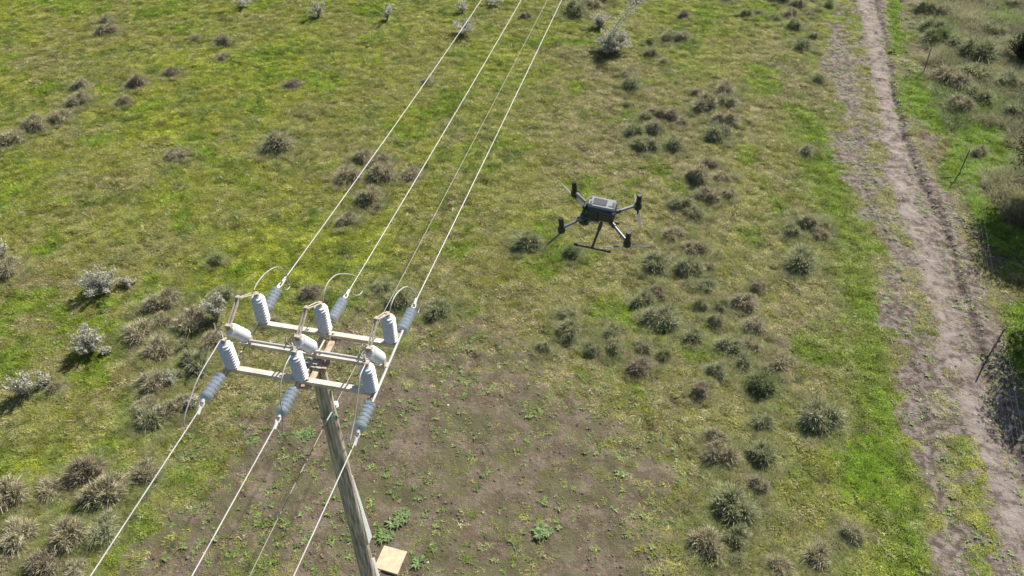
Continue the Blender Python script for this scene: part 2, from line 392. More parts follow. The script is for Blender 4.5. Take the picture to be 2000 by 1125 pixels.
# hidden-from-scene prototypes used only by the ground-cover modifiers
def proto_coll(name, meshes):
    c = bpy.data.collections.new(name)
    for i, m_ in enumerate(meshes):
        o = bpy.data.objects.new(name, m_); c.objects.link(o)
    return c
def scatter(name, pts, rot, scl, tint, coll, label, cat):
    me = bpy.data.meshes.new(name); me.vertices.add(len(pts)); me.vertices.foreach_set('co', pts.astype(np.float32).ravel())
    a = me.attributes.new('rot', 'FLOAT_VECTOR', 'POINT'); a.data.foreach_set('vector', rot.astype(np.float32).ravel())
    a = me.attributes.new('scl', 'FLOAT_VECTOR', 'POINT'); a.data.foreach_set('vector', scl.astype(np.float32).ravel())
    a = me.attributes.new('tint', 'FLOAT_VECTOR', 'POINT'); a.data.foreach_set('vector', tint.astype(np.float32).ravel())
    a = me.attributes.new('pid', 'INT', 'POINT'); a.data.foreach_set('value', np.random.RandomState(1).randint(0, len(coll.objects), len(pts)).astype(np.int32))
    o = bpy.data.objects.new(name, me); S.collection.objects.link(o)
    ng = bpy.data.node_groups.new(name, 'GeometryNodeTree')
    ng.interface.new_socket('Geometry', in_out='INPUT', socket_type='NodeSocketGeometry'); ng.interface.new_socket('Geometry', in_out='OUTPUT', socket_type='NodeSocketGeometry')
    N = ng.nodes; gi = N.new('NodeGroupInput'); go = N.new('NodeGroupOutput'); ip = N.new('GeometryNodeInstanceOnPoints'); ci = N.new('GeometryNodeCollectionInfo')
    ci.inputs['Collection'].default_value = coll; ci.inputs['Separate Children'].default_value = True; ci.inputs['Reset Children'].default_value = True
    ng.links.new(gi.outputs[0], ip.inputs['Points']); ng.links.new(ci.outputs[0], ip.inputs['Instance']); ip.inputs['Pick Instance'].default_value = True
    def na(nm, ty):
        n = N.new('GeometryNodeInputNamedAttribute'); n.data_type = ty; n.inputs[0].default_value = nm; return n.outputs[0]
    ng.links.new(na('pid', 'INT'), ip.inputs['Instance Index'])
    er = N.new('FunctionNodeEulerToRotation'); ng.links.new(na('rot', 'FLOAT_VECTOR'), er.inputs[0]); ng.links.new(er.outputs[0], ip.inputs['Rotation'])
    ng.links.new(na('scl', 'FLOAT_VECTOR'), ip.inputs['Scale']); ng.links.new(ip.outputs[0], go.inputs[0])
    md = o.modifiers.new('scatter', 'NODES'); md.node_group = ng
    return tag(o, label, cat, None, 'stuff')
def view_points(rng, dens, extra=2.5):
    """random points over the ground the photograph can see, with a margin"""
    y0, y1 = 8., 50.; n = int(dens * (y1 - y0) * 64)
    y = y0 + rng.rand(n) * (y1 - y0); x = (rng.rand(n) - .5) * 66
    hw = (y * math.cos(PITCH) + CAMH * math.sin(PITCH)) / FOC * 1000 + extra
    k = np.abs(x) < hw; return x[k], y[k]
rng = np.random.RandomState(4)
W3 = np.ones(3)
protos = []
for i in range(6):
    protos.append(raw_mesh('grass_clump', *blades(rng, 20, .095, .088, .3, .012, pal((1, 1, 1), (.8, .85, .8), (1.2, 1.15, 1.0)), droop=.35, segs=2, tilt=(.2, 1.35)), M['grass']))
cg = proto_coll('grass_clump', protos)
GD = 115
x, y = view_points(rng, GD); f = fields(x, y)
r = rng.rand(len(x)); fine = fbm(x, y, .35, 90, 2)
keep = r > np.clip(f['bare'] * 1.22 + (fine - .5) * 1.3 * (f['bare'] > .1), 0, .965)
x, y, fine = x[keep], y[keep], fine[keep]; f = {k: v[keep] for k, v in f.items()}
n = len(x); r1 = rng.rand(n, 1); r2 = rng.rand(n); 
t1 = fbm(x, y, .42, 33, 3); t2 = fbm(x, y, 1.3, 34, 3); t3 = fbm(x, y, .55, 35, 3); t4 = fbm(x, y, .22, 36, 2)
def mixc(a_, b_, w): return a_ * (1 - w[:, None]) + np.array([b_]) * w[:, None]
c = np.tile(np.array([[.345, .385, .032]]), (n, 1))
c = mixc(c, [.13, .215, .022], sstep(.48, .66, t1 * .6 + t2 * .4) * .9)
dd = np.clip(f['dry'] * 1.25 + .12, 0, 1)
c = mixc(c, [.38, .34, .17], sstep(.64, .34, t3) * dd)
c = mixc(c, [.19, .155, .080], sstep(.46, .60, t4 * .5 + t3 * .5) * dd * .9)
c = c * (1 - .85 * f['lush'][:, None]) + np.array([[.200, .305, .030]]) * .85 * f['lush'][:, None] * (.75 + .6 * t1[:, None])
c = c * (1 + (t4[:, None] - .5) * 1.5)
straw = r2 < (.03 + .16 * f['dry'] * (1 - f['lush'])); c[straw] = np.array([.50, .45, .30]) * (.7 + .6 * rng.rand(straw.sum(), 1))
c *= .72 + .56 * r1
hs = (.55 + .6 * rng.rand(n)) * (1 + .9 * f['lush']) * (1 - .45 * f['bare'])
scatter('meadow_grass', np.stack([x, y, height(x, y) - .004], -1), np.stack([.25 * (rng.rand(n) - .5), .25 * (rng.rand(n) - .5), rng.rand(n) * 6.28], -1),
        np.stack([.8 + .7 * rng.rand(n)] * 2 + [hs * 1.0], -1), c, cg, 'short green and straw grass covering the meadow', 'grass')
print('grass', n)

# broad-leaved rosettes on the mud
def rosette(rng, n, ln, w, cols, up=.35):
    V = []; F = []; C = []
    c = cols(rng, n)
    for i in range(n):
        a = i * 2.4 + rng.rand() * .5; l = ln * (.6 + .5 * rng.rand()); e = up * (.4 + rng.rand())
        d = np.array([math.cos(a), math.sin(a), 0]); s = np.array([-d[1], d[0], 0]); ww = w * (.7 + .5 * rng.rand())
        z = [.01, l * math.sin(e) * .6 + .012, l * math.sin(e) * .9 + .012, l * math.sin(e) * .6 + .01]; q = [.02, .4, .75, 1.]; wk = [.25, .9, .8, .08]
        o = len(V)
        for k in range(4):
            p = d * l * math.cos(e) * q[k] + np.array([0, 0, z[k]])
            V += [p + s * ww * wk[k] / 2 + np.array([0, 0, .15 * ww]), p - s * ww * wk[k] / 2 + np.array([0, 0, .15 * ww])]; C += [c[i]] * 2
        F += [[o + 2 * k, o + 2 * k + 1, o + 2 * k + 3, o + 2 * k + 2] for k in range(3)]
    return np.array(V), np.array(F), np.array(C)
protos = [raw_mesh('mud_rosette', *rosette(rng, 9 + i, .13, .035, pal((1, 1, 1), (.7, .8, .7), (1.3, 1.25, 1.0)), up=.22), M['grass']) for i in range(4)]
cr = proto_coll('mud_rosette', protos)
x, y = view_points(rng, 75); f = fields(x, y); cl = fbm(x, y, .6, 61, 3); sd_ = sdf(p_out, x, y); rr = rng.rand(len(x))
ok = ((f['lush'] > .3) & (x > c_right(y) - .8) & (rr < .75) | (sd_ < .5) & (rr < sstep(.42, .62, cl) * np.where(x < -1, .75, .42)) | (f['tin'] > .4) & (rr < .70 * sstep(.42, .60, .5 * cl + .5 * f['n1']))) & (f['path'] < .6)
x, y = x[ok], y[ok]; f = {k: v[ok] for k, v in f.items()}; n = len(x)
c = np.array([[.20, .235, .10]]) * (.6 + .8 * rng.rand(n, 1)) * (1 - .5 * rng.rand(n, 1) * np.array([[.4, 0, .6]]))
sz = .22 + .70 * rng.rand(n) ** 2.5
scatter('mud_weeds', np.stack([x, y, height(x, y)], -1), np.stack([0 * x, 0 * x, rng.rand(n) * 6.28], -1), np.stack([sz] * 3, -1), c, cr,
        'low broad leaved weeds dotted over the bare mud and the track', 'ground cover')
print('weeds', n)
# clods, stones, twigs
def lump(rng, rr, col):
    import itertools
    n1, n2 = 5, 8; V = [[0, 0, rr * .6]]; 
    for i in range(1, n1):
        for j in range(n2):
            ph = PI * .55 * i / (n1 - 1); th = 2 * PI * j / n2; q = rr * (.75 + .5 * rng.rand())
            V.append([q * math.sin(ph) * math.cos(th), q * math.sin(ph) * math.sin(th), q * .6 * math.cos(ph)])
    F = [[0, 0, 0, 0]]; F = []
    for j in range(n2): k = (j + 1) % n2; F.append([0, 1 + j, 1 + k, 1 + k])
    for i in range(n1 - 2):
        for j in range(n2): k = (j + 1) % n2; a = 1 + i * n2; F.append([a + j, a + n2 + j, a + n2 + k, a + k])
    V = np.array(V); F = np.array(F); T = np.vstack([F[:, [0, 1, 2]], F[n2:, [0, 2, 3]]])
    return V, T, np.tile(np.array(col, float), (len(V), 1))
M['clod'] = leafmat('mud_clod', inst=True, trans=0., rough=.95, spec=.1)
cc = proto_coll('mud_clod', [raw_mesh('mud_clod', *lump(rng, .03, (1, 1, 1)), M['clod']) for i in range(5)])
x, y = view_points(rng, 60); f = fields(x, y); rr = rng.rand(len(x)); cl = fbm(x, y, .5, 66, 3)
ok = (f['bare'] > .35) & (rr < .95 * f['bare'] * sstep(.34, .56, cl) * (1 - .75 * f['path']))
x, y = x[ok], y[ok]; tin = f['tin'][ok]; n = len(x)
c = np.array([[.13, .10, .08]]) * (1 - tin[:, None]) + np.array([[.20, .165, .15]]) * tin[:, None]; c = c * (.45 + .9 * rng.rand(n, 1))
sz = .35 + 1.3 * rng.rand(n) ** 3
scatter('mud_clods', np.stack([x, y, height(x, y) - .004], -1), np.stack([0 * x, 0 * x, rng.rand(n) * 6.28], -1), np.stack([sz, sz, sz * .8], -1), c, cc,
        'small dark clods and crumbs of mud on the bare soil', 'soil')
x, y = view_points(rng, 10); f = fields(x, y); rr = rng.rand(len(x)); dr = x - c_right(y)
ok = (dr > -.9) & (dr < 1.3) & (rr < .55) & (y < 34) | (rr < .012) & (f['bare'] > .3) | (rr < .002)
x, y = x[ok], y[ok]; n = len(x); c = np.array([[.45, .43, .40]]) * (.5 + .8 * rng.rand(n, 1)); sz = .3 + 1.0 * rng.rand(n) ** 3
scatter('pale_gravel', np.stack([x, y, height(x, y) - .003], -1), np.stack([0 * x, 0 * x, rng.rand(n) * 6.28], -1), np.stack([sz, sz * .8, sz * .6], -1), c, cc,
        'pale gravel scattered beside the wheel rut', 'gravel')
# long straw stems
ps = [raw_mesh('dry_straw', *blades(rng, 7, .10, .22, .3, .010, pal((1, 1, 1), (.8, .8, .75)), droop=.3, segs=3, tilt=(.5, 1.45)), M['grass']) for i in range(4)]
cs_ = proto_coll('dry_straw', ps)
x, y = view_points(rng, 10); f = fields(x, y); rr = rng.rand(len(x)); cl = fbm(x, y, 1.6, 71, 3)
ok = (f['bare'] < .5) & (rr < (.15 + .75 * sstep(.45, .65, cl)) * (.35 + .6 * f['dry'])) & (f['lush'] < .5)
x, y = x[ok], y[ok]; n = len(x); c = np.array([[.36, .31, .20]]) * (.6 + .7 * rng.rand(n, 1)) * np.where(rng.rand(n, 1) < .4, np.array([[.75, .95, .8]]), 1.)
scatter('dry_straw', np.stack([x, y, height(x, y)], -1), np.stack([0 * x, 0 * x, rng.rand(n) * 6.28], -1), np.stack([.5 + rng.rand(n)] * 3, -1), c, cs_,
        'thin bleached straw lying through the green grass', 'straw')
# rank grass beyond the fence
pr = [raw_mesh('rank_grass', *blades(rng, 110, .26, .42, .8, .011, pal((1, 1, 1), (.75, .85, .7), (1.25, 1.15, 1)), droop=.35, segs=3, tilt=(.1, 1.2)), M['grass']) for i in range(5)]
ck = proto_coll('rank_grass', pr)
x, y = view_points(rng, 17, 4.); f = fields(x, y); rr = rng.rand(len(x)); cl = fbm(x, y, 2.2, 81, 3); dr = x - c_right(y)
ok = (dr > 1.8 + 1.2 * (cl - .5)) & (rr < sstep(.30, .5, cl) + .25) & (y > 24) | (dr > 3.2) & (rr < .5) & (y <= 24)
ok |= (f['lush'] > .6) & (dr > .5) & (rr < .5)
ok |= (sdf(p_bright[5], x, y) < .35) & (rr < .9)
x, y = x[ok], y[ok]; f = {k: v[ok] for k, v in f.items()}; n = len(x); 
c = np.array([[.27, .26, .145]]) * (1 + (fbm(x, y, 1.5, 83, 3)[:, None] - .5) * 1.1) * (.7 + .6 * rng.rand(n, 1))
gk = fbm(x, y, 1.8, 84, 3) > .55; c[gk] = c[gk] * np.array([.72, .98, .5]); lu = f['lush'] > .5; lu = lu | (sdf(p_bright[5], x, y) < .4); c[lu] = np.array([.27, .42, .035]) * (.7 + .6 * rng.rand(lu.sum(), 1))
sz = (.55 + .75 * rng.rand(n)) * (1 + .25 * (y > 24)); sz[lu] *= .36
scatter('rank_grass', np.stack([x, y, height(x, y)], -1), np.stack([0 * x, 0 * x, rng.rand(n) * 6.28], -1), np.stack([sz * 1.15, sz * 1.15, sz], -1), c, ck,
        'long rank olive grass on the far side of the wire fence', 'grass')
print('rank', n)
x, y = view_points(rng, 1.3); f = fields(x, y); rr = rng.rand(len(x)); cl = fbm(x, y, 3., 85, 3)
ok = (f['bare'] < .55) & (f['lush'] < .6) & (f['right'] < .2) & (rr < sstep(.44, .62, cl) * (.30 + .6 * sstep(-4, 4, x)))
x, y = x[ok], y[ok]; n = len(x); c = np.array([[.27, .28, .13]]) * (.55 + .8 * rng.rand(n, 1)); q = rng.rand(n) < .4; c[q] = c[q] * np.array([1.2, 1.02, 1.1]); sz = .28 + .42 * rng.rand(n) ** 1.5
scatter('loose_tufts', np.stack([x, y, height(x, y)], -1), np.stack([.3 * (rng.rand(n) - .5), .3 * (rng.rand(n) - .5), rng.rand(n) * 6.28], -1), np.stack([sz * 1.2, sz, sz * .9], -1), c, ck,
        'faint low tufts of dull grass breaking up the turf', 'grass')
print('tufts', n)

# ------------------------------------------------------------------ tussocks: every one a thing
DRY = pal((.42, .37, .25), (.29, .245, .165), (.52, .47, .33), (.21, .175, .12), (.27, .28, .12))
GRY = pal((.27, .31, .15), (.35, .37, .20), (.17, .20, .08), (.44, .42, .27), (.22, .18, .13))
PAL = pal((.44, .40, .28), (.36, .34, .22), (.28, .29, .14), (.26, .22, .16))
GRN = pal((.17, .21, .08), (.21, .25, .10), (.26, .27, .14), (.14, .16, .07))
BRN = pal((.27, .225, .155), (.34, .29, .20), (.19, .155, .105), (.36, .32, .21))
def tussock_mesh(rng, cols, core):
    cf = cols; cols = lambda r_, n_: cf(r_, n_) * 1.15
    # unit: radius about .5; several lobes so the outline is uneven
    k = 3 + rng.randint(3); parts = []; n1, n2 = 6, 14
    for i in range(k):
        a = i * 6.28 / k + rng.rand(); d = .13 + .12 * rng.rand(); rl = .17 + .10 * rng.rand(); hl = rl * (1.0 + .5 * rng.rand()); ox, oy = d * math.cos(a), d * math.sin(a)
        V = []; F = []                                                # matted heart of the lobe
        for p_ in range(n1):
            for j in range(n2):
                ph = PI * .5 * (p_ + .3) / (n1 - .7); th = 2 * PI * j / n2; q = .80 + .25 * rng.rand()
                V.append([ox + rl * q * math.sin(ph) * math.cos(th), oy + rl * q * math.sin(ph) * math.sin(th), hl * q * math.cos(ph)])
        for p_ in range(n1 - 1):
            for j in range(n2): k_ = (j + 1) % n2; F.append([p_ * n2 + j, p_ * n2 + n2 + j, p_ * n2 + n2 + k_, p_ * n2 + k_])
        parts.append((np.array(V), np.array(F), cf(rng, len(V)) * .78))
        n = int(1900 / k)                                             # blades combed outward over the lobe
        th = rng.rand(n) * 6.283; u = rng.rand(n) ** .8; ph = u * 1.45
        nv = np.stack([np.sin(ph) * np.cos(th), np.sin(ph) * np.sin(th), np.cos(ph)], -1)
        P0 = np.stack([ox + rl * .85 * nv[:, 0], oy + rl * .85 * nv[:, 1], hl * .85 * nv[:, 2]], -1)
        dr_ = nv + rng.randn(n, 3) * .38 + np.array([ox, oy, .35]) * 1.2; dr_ /= np.linalg.norm(dr_, axis=1)[:, None]
        sd_v = np.cross(dr_, rng.randn(n, 3)); sd_v /= np.linalg.norm(sd_v, axis=1)[:, None]; L_ = (.12 + .20 * rng.rand(n) ** 1.5)[:, None]; w_ = .0052 * (.7 + .6 * rng.rand(n))[:, None]
        P1 = P0 + dr_ * L_ * .5; P2 = P0 + dr_ * L_ + np.array([0, 0, -1.]) * L_ * (.15 + .35 * rng.rand(n, 1))
        V = np.stack([P0 - sd_v * w_, P0 + sd_v * w_, P1 + sd_v * w_ * .9, P1 - sd_v * w_ * .9, P2 + sd_v * w_ * .3, P2 - sd_v * w_ * .3], 1)
        V[:, :, 2] = np.maximum(V[:, :, 2], .004)
        F = (np.array([[0, 1, 2, 3], [3, 2, 4, 5]])[None] + (np.arange(n) * 6)[:, None, None]).reshape(-1, 4)
        C = np.repeat(cols(rng, n), 6, axis=0) * np.tile(np.array([.6, .6, .95, .95, 1.25, 1.25]), n)[:, None]  # root shade and sunlit tips are put into the blade colours
        parts.append((V.reshape(-1, 3), F, C))
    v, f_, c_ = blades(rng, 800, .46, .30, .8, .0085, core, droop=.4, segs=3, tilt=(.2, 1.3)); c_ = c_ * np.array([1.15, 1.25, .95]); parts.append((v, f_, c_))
    return join(*parts)
TM = {}
for key, (cols, core) in dict(d=(DRY, DRY), g=(GRY, GRY), p=(PAL, PAL), n=(GRN, GRN), b=(BRN, DRY), m=(DRY, GRN)).items():
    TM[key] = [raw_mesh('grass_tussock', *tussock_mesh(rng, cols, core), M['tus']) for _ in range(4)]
LOOK = dict(d='brownish', g='greyish', p='straw pale', n='green', b='dark brown', m='brown topped')
C_ = [
 ('between the hovering drone and the track', 'in the chain right of the drone', [(1354,430,45,'g'),(1317,472,48,'d'),(1357,500,52,'d'),(1283,532,56,'g'),(1344,540,50,'g'),(1384,530,26,'d'),(1378,570,42,'g')]),
 ('', 'in the column above the chain by the drone', [(1388,330,30,'b'),(1363,358,48,'d'),(1411,358,40,'d'),(1381,396,48,'d'),(1420,390,36,'d'),(1330,412,40,'g')]),
 ('', 'of the highest four above right of drone', [(1368,194,32,'b'),(1375,220,50,'d'),(1416,188,42,'d'),(1420,211,44,'g')]),
 ('', 'in the pair under that highest foursome', [(1413,250,46,'d'),(1402,276,50,'g')]),
 ('', 'in the ring straight above the drone', [(1263,240,34,'g'),(1239,270,40,'g'),(1281,233,34,'b'),(1310,237,30,'b'),(1333,247,28,'d'),(1278,262,40,'p'),(1260,298,50,'g'),(1318,296,44,'g')]),
 ('', 'in the line below the largest silver shrub', [(1233,180,42,'g'),(1224,210,20,'n'),(1224,152,22,'p'),(1270,112,26,'g'),(1297,126,18,'g'),(1269,88,18,'n')]),
 ('', 'right of the largest silver shrub near top', [(1308,82,36,'g'),(1332,82,32,'p'),(1335,37,22,'b'),(1245,12,26,'g'),(1420,6,22,'g')]),
 ('', 'at the top edge left of the track', [(1457,34,22,'g'),(1482,31,18,'g'),(1523,10,38,'g'),(1516,42,24,'g'),(1545,35,30,'d'),(1559,20,32,'p'),(1583,34,18,'g')]),
 ('', 'on the left verge high up the track', [(1598,28,16,'n'),(1619,19,24,'n'),(1553,62,32,'g'),(1567,98,38,'g'),(1589,77,18,'g'),(1598,165,28,'n'),(1577,304,32,'p')]),
 ('', 'beside the bright verge right of the drone', [(1543,464,40,'g'),(1580,450,50,'p'),(1602,470,40,'d'),(1565,530,64,'g'),(1604,452,34,'g')]),
 ('', 'in the scattered rows under the drone', [(1106,626,42,'g'),(1114,656,48,'g'),(1063,688,30,'g'),(1158,690,38,'g'),(1195,660,40,'g'),(1202,690,40,'g')]),
 ('', 'mid-field below right of the drone', [(1256,598,44,'g'),(1285,582,36,'b'),(1290,642,62,'g'),(1256,692,42,'g'),(1295,704,32,'n'),(1248,732,48,'b'),(1354,668,46,'g')]),
 ('', 'in the patch left of the bright verge', [(1371,604,30,'g'),(1410,607,34,'g'),(1398,635,34,'g'),(1454,606,50,'d'),(1481,570,30,'d'),(1474,648,46,'d'),(1425,694,52,'g'),(1465,686,48,'d')]),
 ('', 'around the big dark clump below the patch', [(1452,722,44,'g'),(1400,738,40,'g'),(1531,724,50,'d'),(1490,768,64,'n'),(1367,772,38,'b'),(1500,730,34,'p')]),
 ('', 'in the group left of the vivid grass', [(1602,840,76,'g'),(1490,838,46,'g'),(1400,868,40,'d'),(1408,905,60,'d'),(1487,902,58,'g'),(1480,958,40,'p')]),
 ('', 'at the bottom edge right of bare soil', [(1430,1016,86,'g'),(1382,1084,72,'d'),(1437,1062,50,'g'),(1597,1100,60,'d'),(1662,1055,46,'p'),(1522,1122,52,'d'),(1440,1100,34,'g')]),
 ('', 'in the lone trio left below the drone', [(1028,490,52,'g'),(1053,482,20,'b'),(1117,506,36,'n')]),
 ('', 'just behind the rear crossarm', [(748,570,36,'g'),(782,604,54,'g'),(860,622,56,'g'),(608,588,40,'b'),(530,642,38,'d')]),
 ('', 'in the knot crossed by the left cable', [(708,320,38,'d'),(740,332,44,'d'),(681,360,52,'d'),(748,358,54,'p'),(802,354,38,'d'),(720,400,48,'d'),(737,410,22,'p'),(678,442,42,'d')]),
 ('', 'dotted over the upper meadow left of the drone', [(547,302,64,'p'),(345,314,38,'p'),(572,175,28,'b'),(437,92,32,'b'),(382,80,20,'d'),(435,119,20,'b'),(833,167,22,'g'),(1028,40,22,'b')]),
 ('', 'in the row slanting from the left edge', [(157,178,38,'p'),(155,210,42,'p'),(117,242,44,'d'),(72,258,50,'d'),(25,284,50,'d'),(18,540,52,'d')]),
 ('', 'low in grass near the upper left corner', [(213,72,36,'d'),(206,50,28,'g'),(268,174,40,'b'),(341,152,32,'b'),(243,209,26,'b')]),
 ('', 'in the upper band left of the pole', [(320,608,62,'d'),(322,638,40,'d'),(373,652,66,'m'),(415,685,48,'d'),(358,685,38,'g'),(422,520,28,'n'),(440,590,40,'g')]),
 ('', 'in the middle band left of the pole', [(272,672,68,'m'),(313,698,62,'d'),(108,765,32,'b'),(385,728,58,'g'),(303,768,66,'d'),(345,745,34,'g')]),
 ('', 'in the heap left of the front crossarm', [(296,838,66,'g'),(330,815,50,'m'),(364,800,40,'p'),(290,806,50,'d')]),
 ('', 'in the back row, lower left corner', [(24,990,70,'d'),(100,968,54,'d'),(172,942,68,'b'),(212,990,84,'m'),(282,940,60,'m')]),
 ('', 'in the front rows, lower left corner', [(42,1066,78,'m'),(139,1066,76,'m'),(207,1050,62,'g'),(89,1120,66,'b'),(12,1116,50,'d'),(150,1128,50,'p')]),
 ('', 'at the top edge beside the right cable', [(1125,36,50,'g'),(1153,22,44,'d'),(1140,4,56,'g'),(1178,6,30,'g')]),
 ('', 'along the fence at the top right', [(1806,32,44,'g'),(1827,92,50,'n'),(1822,66,46,'g'),(1837,40,44,'p'),(1866,98,40,'g')]),
 ('', 'in rough ground right of the fence', [(1937,76,50,'g'),(1850,172,58,'d'),(1909,130,76,'g'),(1902,170,70,'g'),(1870,226,50,'d'),(1912,214,60,'g'),(1880,190,60,'p')]),
 ('', 'by the right edge beyond the fence', [(1962,178,48,'g'),(1995,180,40,'d'),(1910,308,34,'p'),(1982,238,50,'g'),(1978,22,40,'d'),(1950,120,46,'p')]),
]
ORD = {1: 'second', 2: 'third', 3: 'fourth', 4: 'fifth', 5: 'sixth', 6: 'seventh', 7: 'eighth'}
rr = random.Random(11); ntus = 0; TW = []
for (_, place, items) in C_:
    items = sorted(items); m_ = len(items)
    for i, (px, py, w, key) in enumerate(items):
        base = G(px, py - w * .22); depth = base[1] * math.cos(PITCH) + CAMH * math.sin(PITCH)
        D = w * depth / FOC * 1.06
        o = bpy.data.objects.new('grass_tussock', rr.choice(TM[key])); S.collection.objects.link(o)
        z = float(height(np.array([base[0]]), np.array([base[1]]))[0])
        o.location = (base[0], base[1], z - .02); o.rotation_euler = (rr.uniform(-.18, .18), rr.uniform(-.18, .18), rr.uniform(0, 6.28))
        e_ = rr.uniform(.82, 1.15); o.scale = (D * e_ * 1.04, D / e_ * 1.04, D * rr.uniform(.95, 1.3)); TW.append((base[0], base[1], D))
        sz = 'small' if D < .60 else ('large' if D > 1.12 else 'medium')
        rk = 'leftmost' if i == 0 else ('rightmost' if i == m_ - 1 else f'{ORD[i]} from left')
        tag(o, f'{sz} {LOOK[key]} tussock, {rk} {place}', 'grass tussock', 'grass tussocks scattered over the meadow'); ntus += 1
        if len(o['label'].split()) > 16: print('LONG', o['label'])
print('tussocks', ntus)
# greener soft skirt of grass round the tussocks belongs to the meadow: one more ground cover object
x = []; y = []; 
for (bx, by, D) in TW:
    k = int(60 * D * D) + 10; a = rng.rand(k) * 6.28; q = D * (.40 + .50 * rng.rand(k)); x += list(bx + q * np.cos(a)); y += list(by + q * np.sin(a))
x = np.array(x); y = np.array(y); n = len(x); c = np.array([[.28, .31, .13]]) * (.6 + .8 * rng.rand(n, 1)); q = rng.rand(n) < .35; c[q] = np.array([.38, .34, .22])
scatter('tussock_fringe', np.stack([x, y, height(x, y)], -1), np.stack([0 * x, 0 * x, rng.rand(n) * 6.28], -1), np.stack([.25 + .3 * rng.rand(n)] * 3, -1), c, ck,
        'thin loose grass fringing the feet of the tussocks', 'grass')

# ------------------------------------------------------------------ silver shrubs
M['silver'] = leafmat('silver_leaf', trans=.45, rough=.7)
M['bark'] = mat('grey_bark', (.16, .145, .13), .9, var=.3, scale=20)
def shrub(px, py, w, hpx, label, lean=(0, 0), seed=0, nst=30, dark=False, column=None):
    r = np.random.RandomState(seed); base = G(px, py); depth = base[1] * math.cos(PITCH) + CAMH * math.sin(PITCH)
    R_ = w * depth / FOC / 2 * 1.25; cosv = max(.45, math.cos(math.atan2(CAMH, base[1])))
    H_ = hpx * depth / FOC / cosv
    z = float(height(np.array([base[0]]), np.array([base[1]]))[0])
    e = empty('silver_shrub' if not dark else 'dark_shrub', (base[0], base[1], z), label=label, cat='shrub', group=None)
    st = MB(); V = []; F = []; C = []
    for i in range(nst):
        a = r.rand() * 6.28; q = R_ * math.sqrt(r.rand()) * .95; h = H_ * (1 - .45 * (q / R_) ** 2) * (.45 + .55 * r.rand())
        col_st = column and i < column[2]
        if col_st: q = R_ * .2 * r.rand(); h = column[1] * (.7 + .3 * r.rand())
        tip = np.array([q * math.cos(a) + lean[0] * h, q * math.sin(a) + lean[1] * h, h])
        if col_st: tip[0] += column[0] * h / column[1]
        mid = (tip * np.array([.12, .5, .5]) if col_st else tip * .5) + np.array([r.randn(), r.randn(), r.rand()]) * .06 * R_
        pts = spline([(0, 0, 0), tuple(mid * np.array([.8, .8, 1])), tuple(tip)], 5)
        st.tube([p + np.array(e.location) for p in pts], [.018 * (1 - .07 * k) for k in range(len(pts))], 5)
        nl = int(120 * max(.6, R_)) if not col_st else 460; 
        t = .30 + .75 * r.rand(nl)
        if col_st: t = np.clip(np.round(r.rand(nl) * 9) / 9 * .78 + .25 + r.randn(nl) * .022, .2, 1.05)
        for tt in t:
            k = min(len(pts) - 1, int(tt * (len(pts) - 1))); fr = min(1, tt * (len(pts) - 1) - k); k2 = min(k + 1, len(pts) - 1)
            c0 = pts[k] * (1 - fr) + pts[k2] * fr
            spread_ = (.045 + .035 * (1 - tt)) * (1.0 if not col_st else 3.4)
            p = c0 + r.randn(3) * spread_ * .75; p[2] = max(p[2], .03)
            d = r.randn(3); d[2] = abs(d[2]) + .3; d /= np.linalg.norm(d); s_ = np.cross(d, r.randn(3)); s_ /= np.linalg.norm(s_)
            l = .055 * (.6 + .7 * r.rand()); ww = .030
            o_ = len(V); V += [p - s_ * ww * .3, p + s_ * ww * .3, p + d * l + s_ * ww * .5, p + d * l - s_ * ww * .5]; F.append([o_, o_ + 1, o_ + 2, o_ + 3])
            cc_ = (np.array([.72, .69, .57]) if not dark else np.array([.035, .032, .022])) * (.45 + .6 * r.rand())
            if r.rand() < .15 and not dark: cc_ = np.array([.26, .26, .16])
            C += [cc_] * 4
    st.build('stems', M['bark'], e)
    me_ = raw_mesh('foliage', np.array(V), np.array(F), np.array(C), M['silver']); o = bpy.data.objects.new('foliage', me_); S.collection.objects.link(o); o.parent = e
    return e
shrub(203, 572, 68, 46, 'silver leaved shrub with a low side branch, above left of the pole', seed=1, nst=40)
shrub(250, 556, 34, 16, 'low silver sprig just right of the branching silver shrub', seed=2, nst=14)
shrub(178, 685, 58, 46, 'round silver shrub between the two others at far left', seed=3, nst=42)
shrub(208, 690, 18, 12, 'tiny silver sprig right of the round silver shrub', seed=33, nst=7)
shrub(50, 772, 48, 38, 'sparse silver shrub, lowest of those near the left edge', seed=4, nst=20)
shrub(88, 752, 26, 26, 'thin silver twig bush beside the sparse lowest silver shrub', seed=5, nst=9)
shrub(2, 505, 34, 40, 'silver shrub cut by the left edge of the picture', seed=6, nst=26)
shrub(425, 625, 46, 50, 'grey silver shrub rising left of the switch insulators', seed=7, nst=30)
shrub(335, 750, 28, 18, 'little silver sprig in the shaded tussock heap', seed=8, nst=8)
shrub(312, 815, 30, 16, 'dull silver sprig at the heart of the lowest shaded tussocks', seed=9, nst=7)
shrub(372, 795, 34, 16, 'trailing silver sprig beside the front left strain insulator', seed=10, nst=8)
shrub(622, 34, 32, 38, 'narrow silver shrub at the top edge left of centre', seed=11, nst=18)
shrub(757, 40, 28, 40, 'scraggy silver shrub at the top edge, left of the power lines', seed=12, nst=12)
shrub(475, 14, 34, 20, 'low silver shrub at the top edge, leftmost up there', seed=13, nst=18)
shrub(902, 24, 24, 26, 'small silver shrub at the top edge beside the left power line', seed=14, nst=14)
shrub(903, 68, 50, 30, 'spreading silver shrub that the left power line crosses', lean=(.35, 0), seed=15, nst=24)
shrub(965, 8, 46, 20, 'low silver shrub at the top edge between two power lines', seed=16, nst=18)
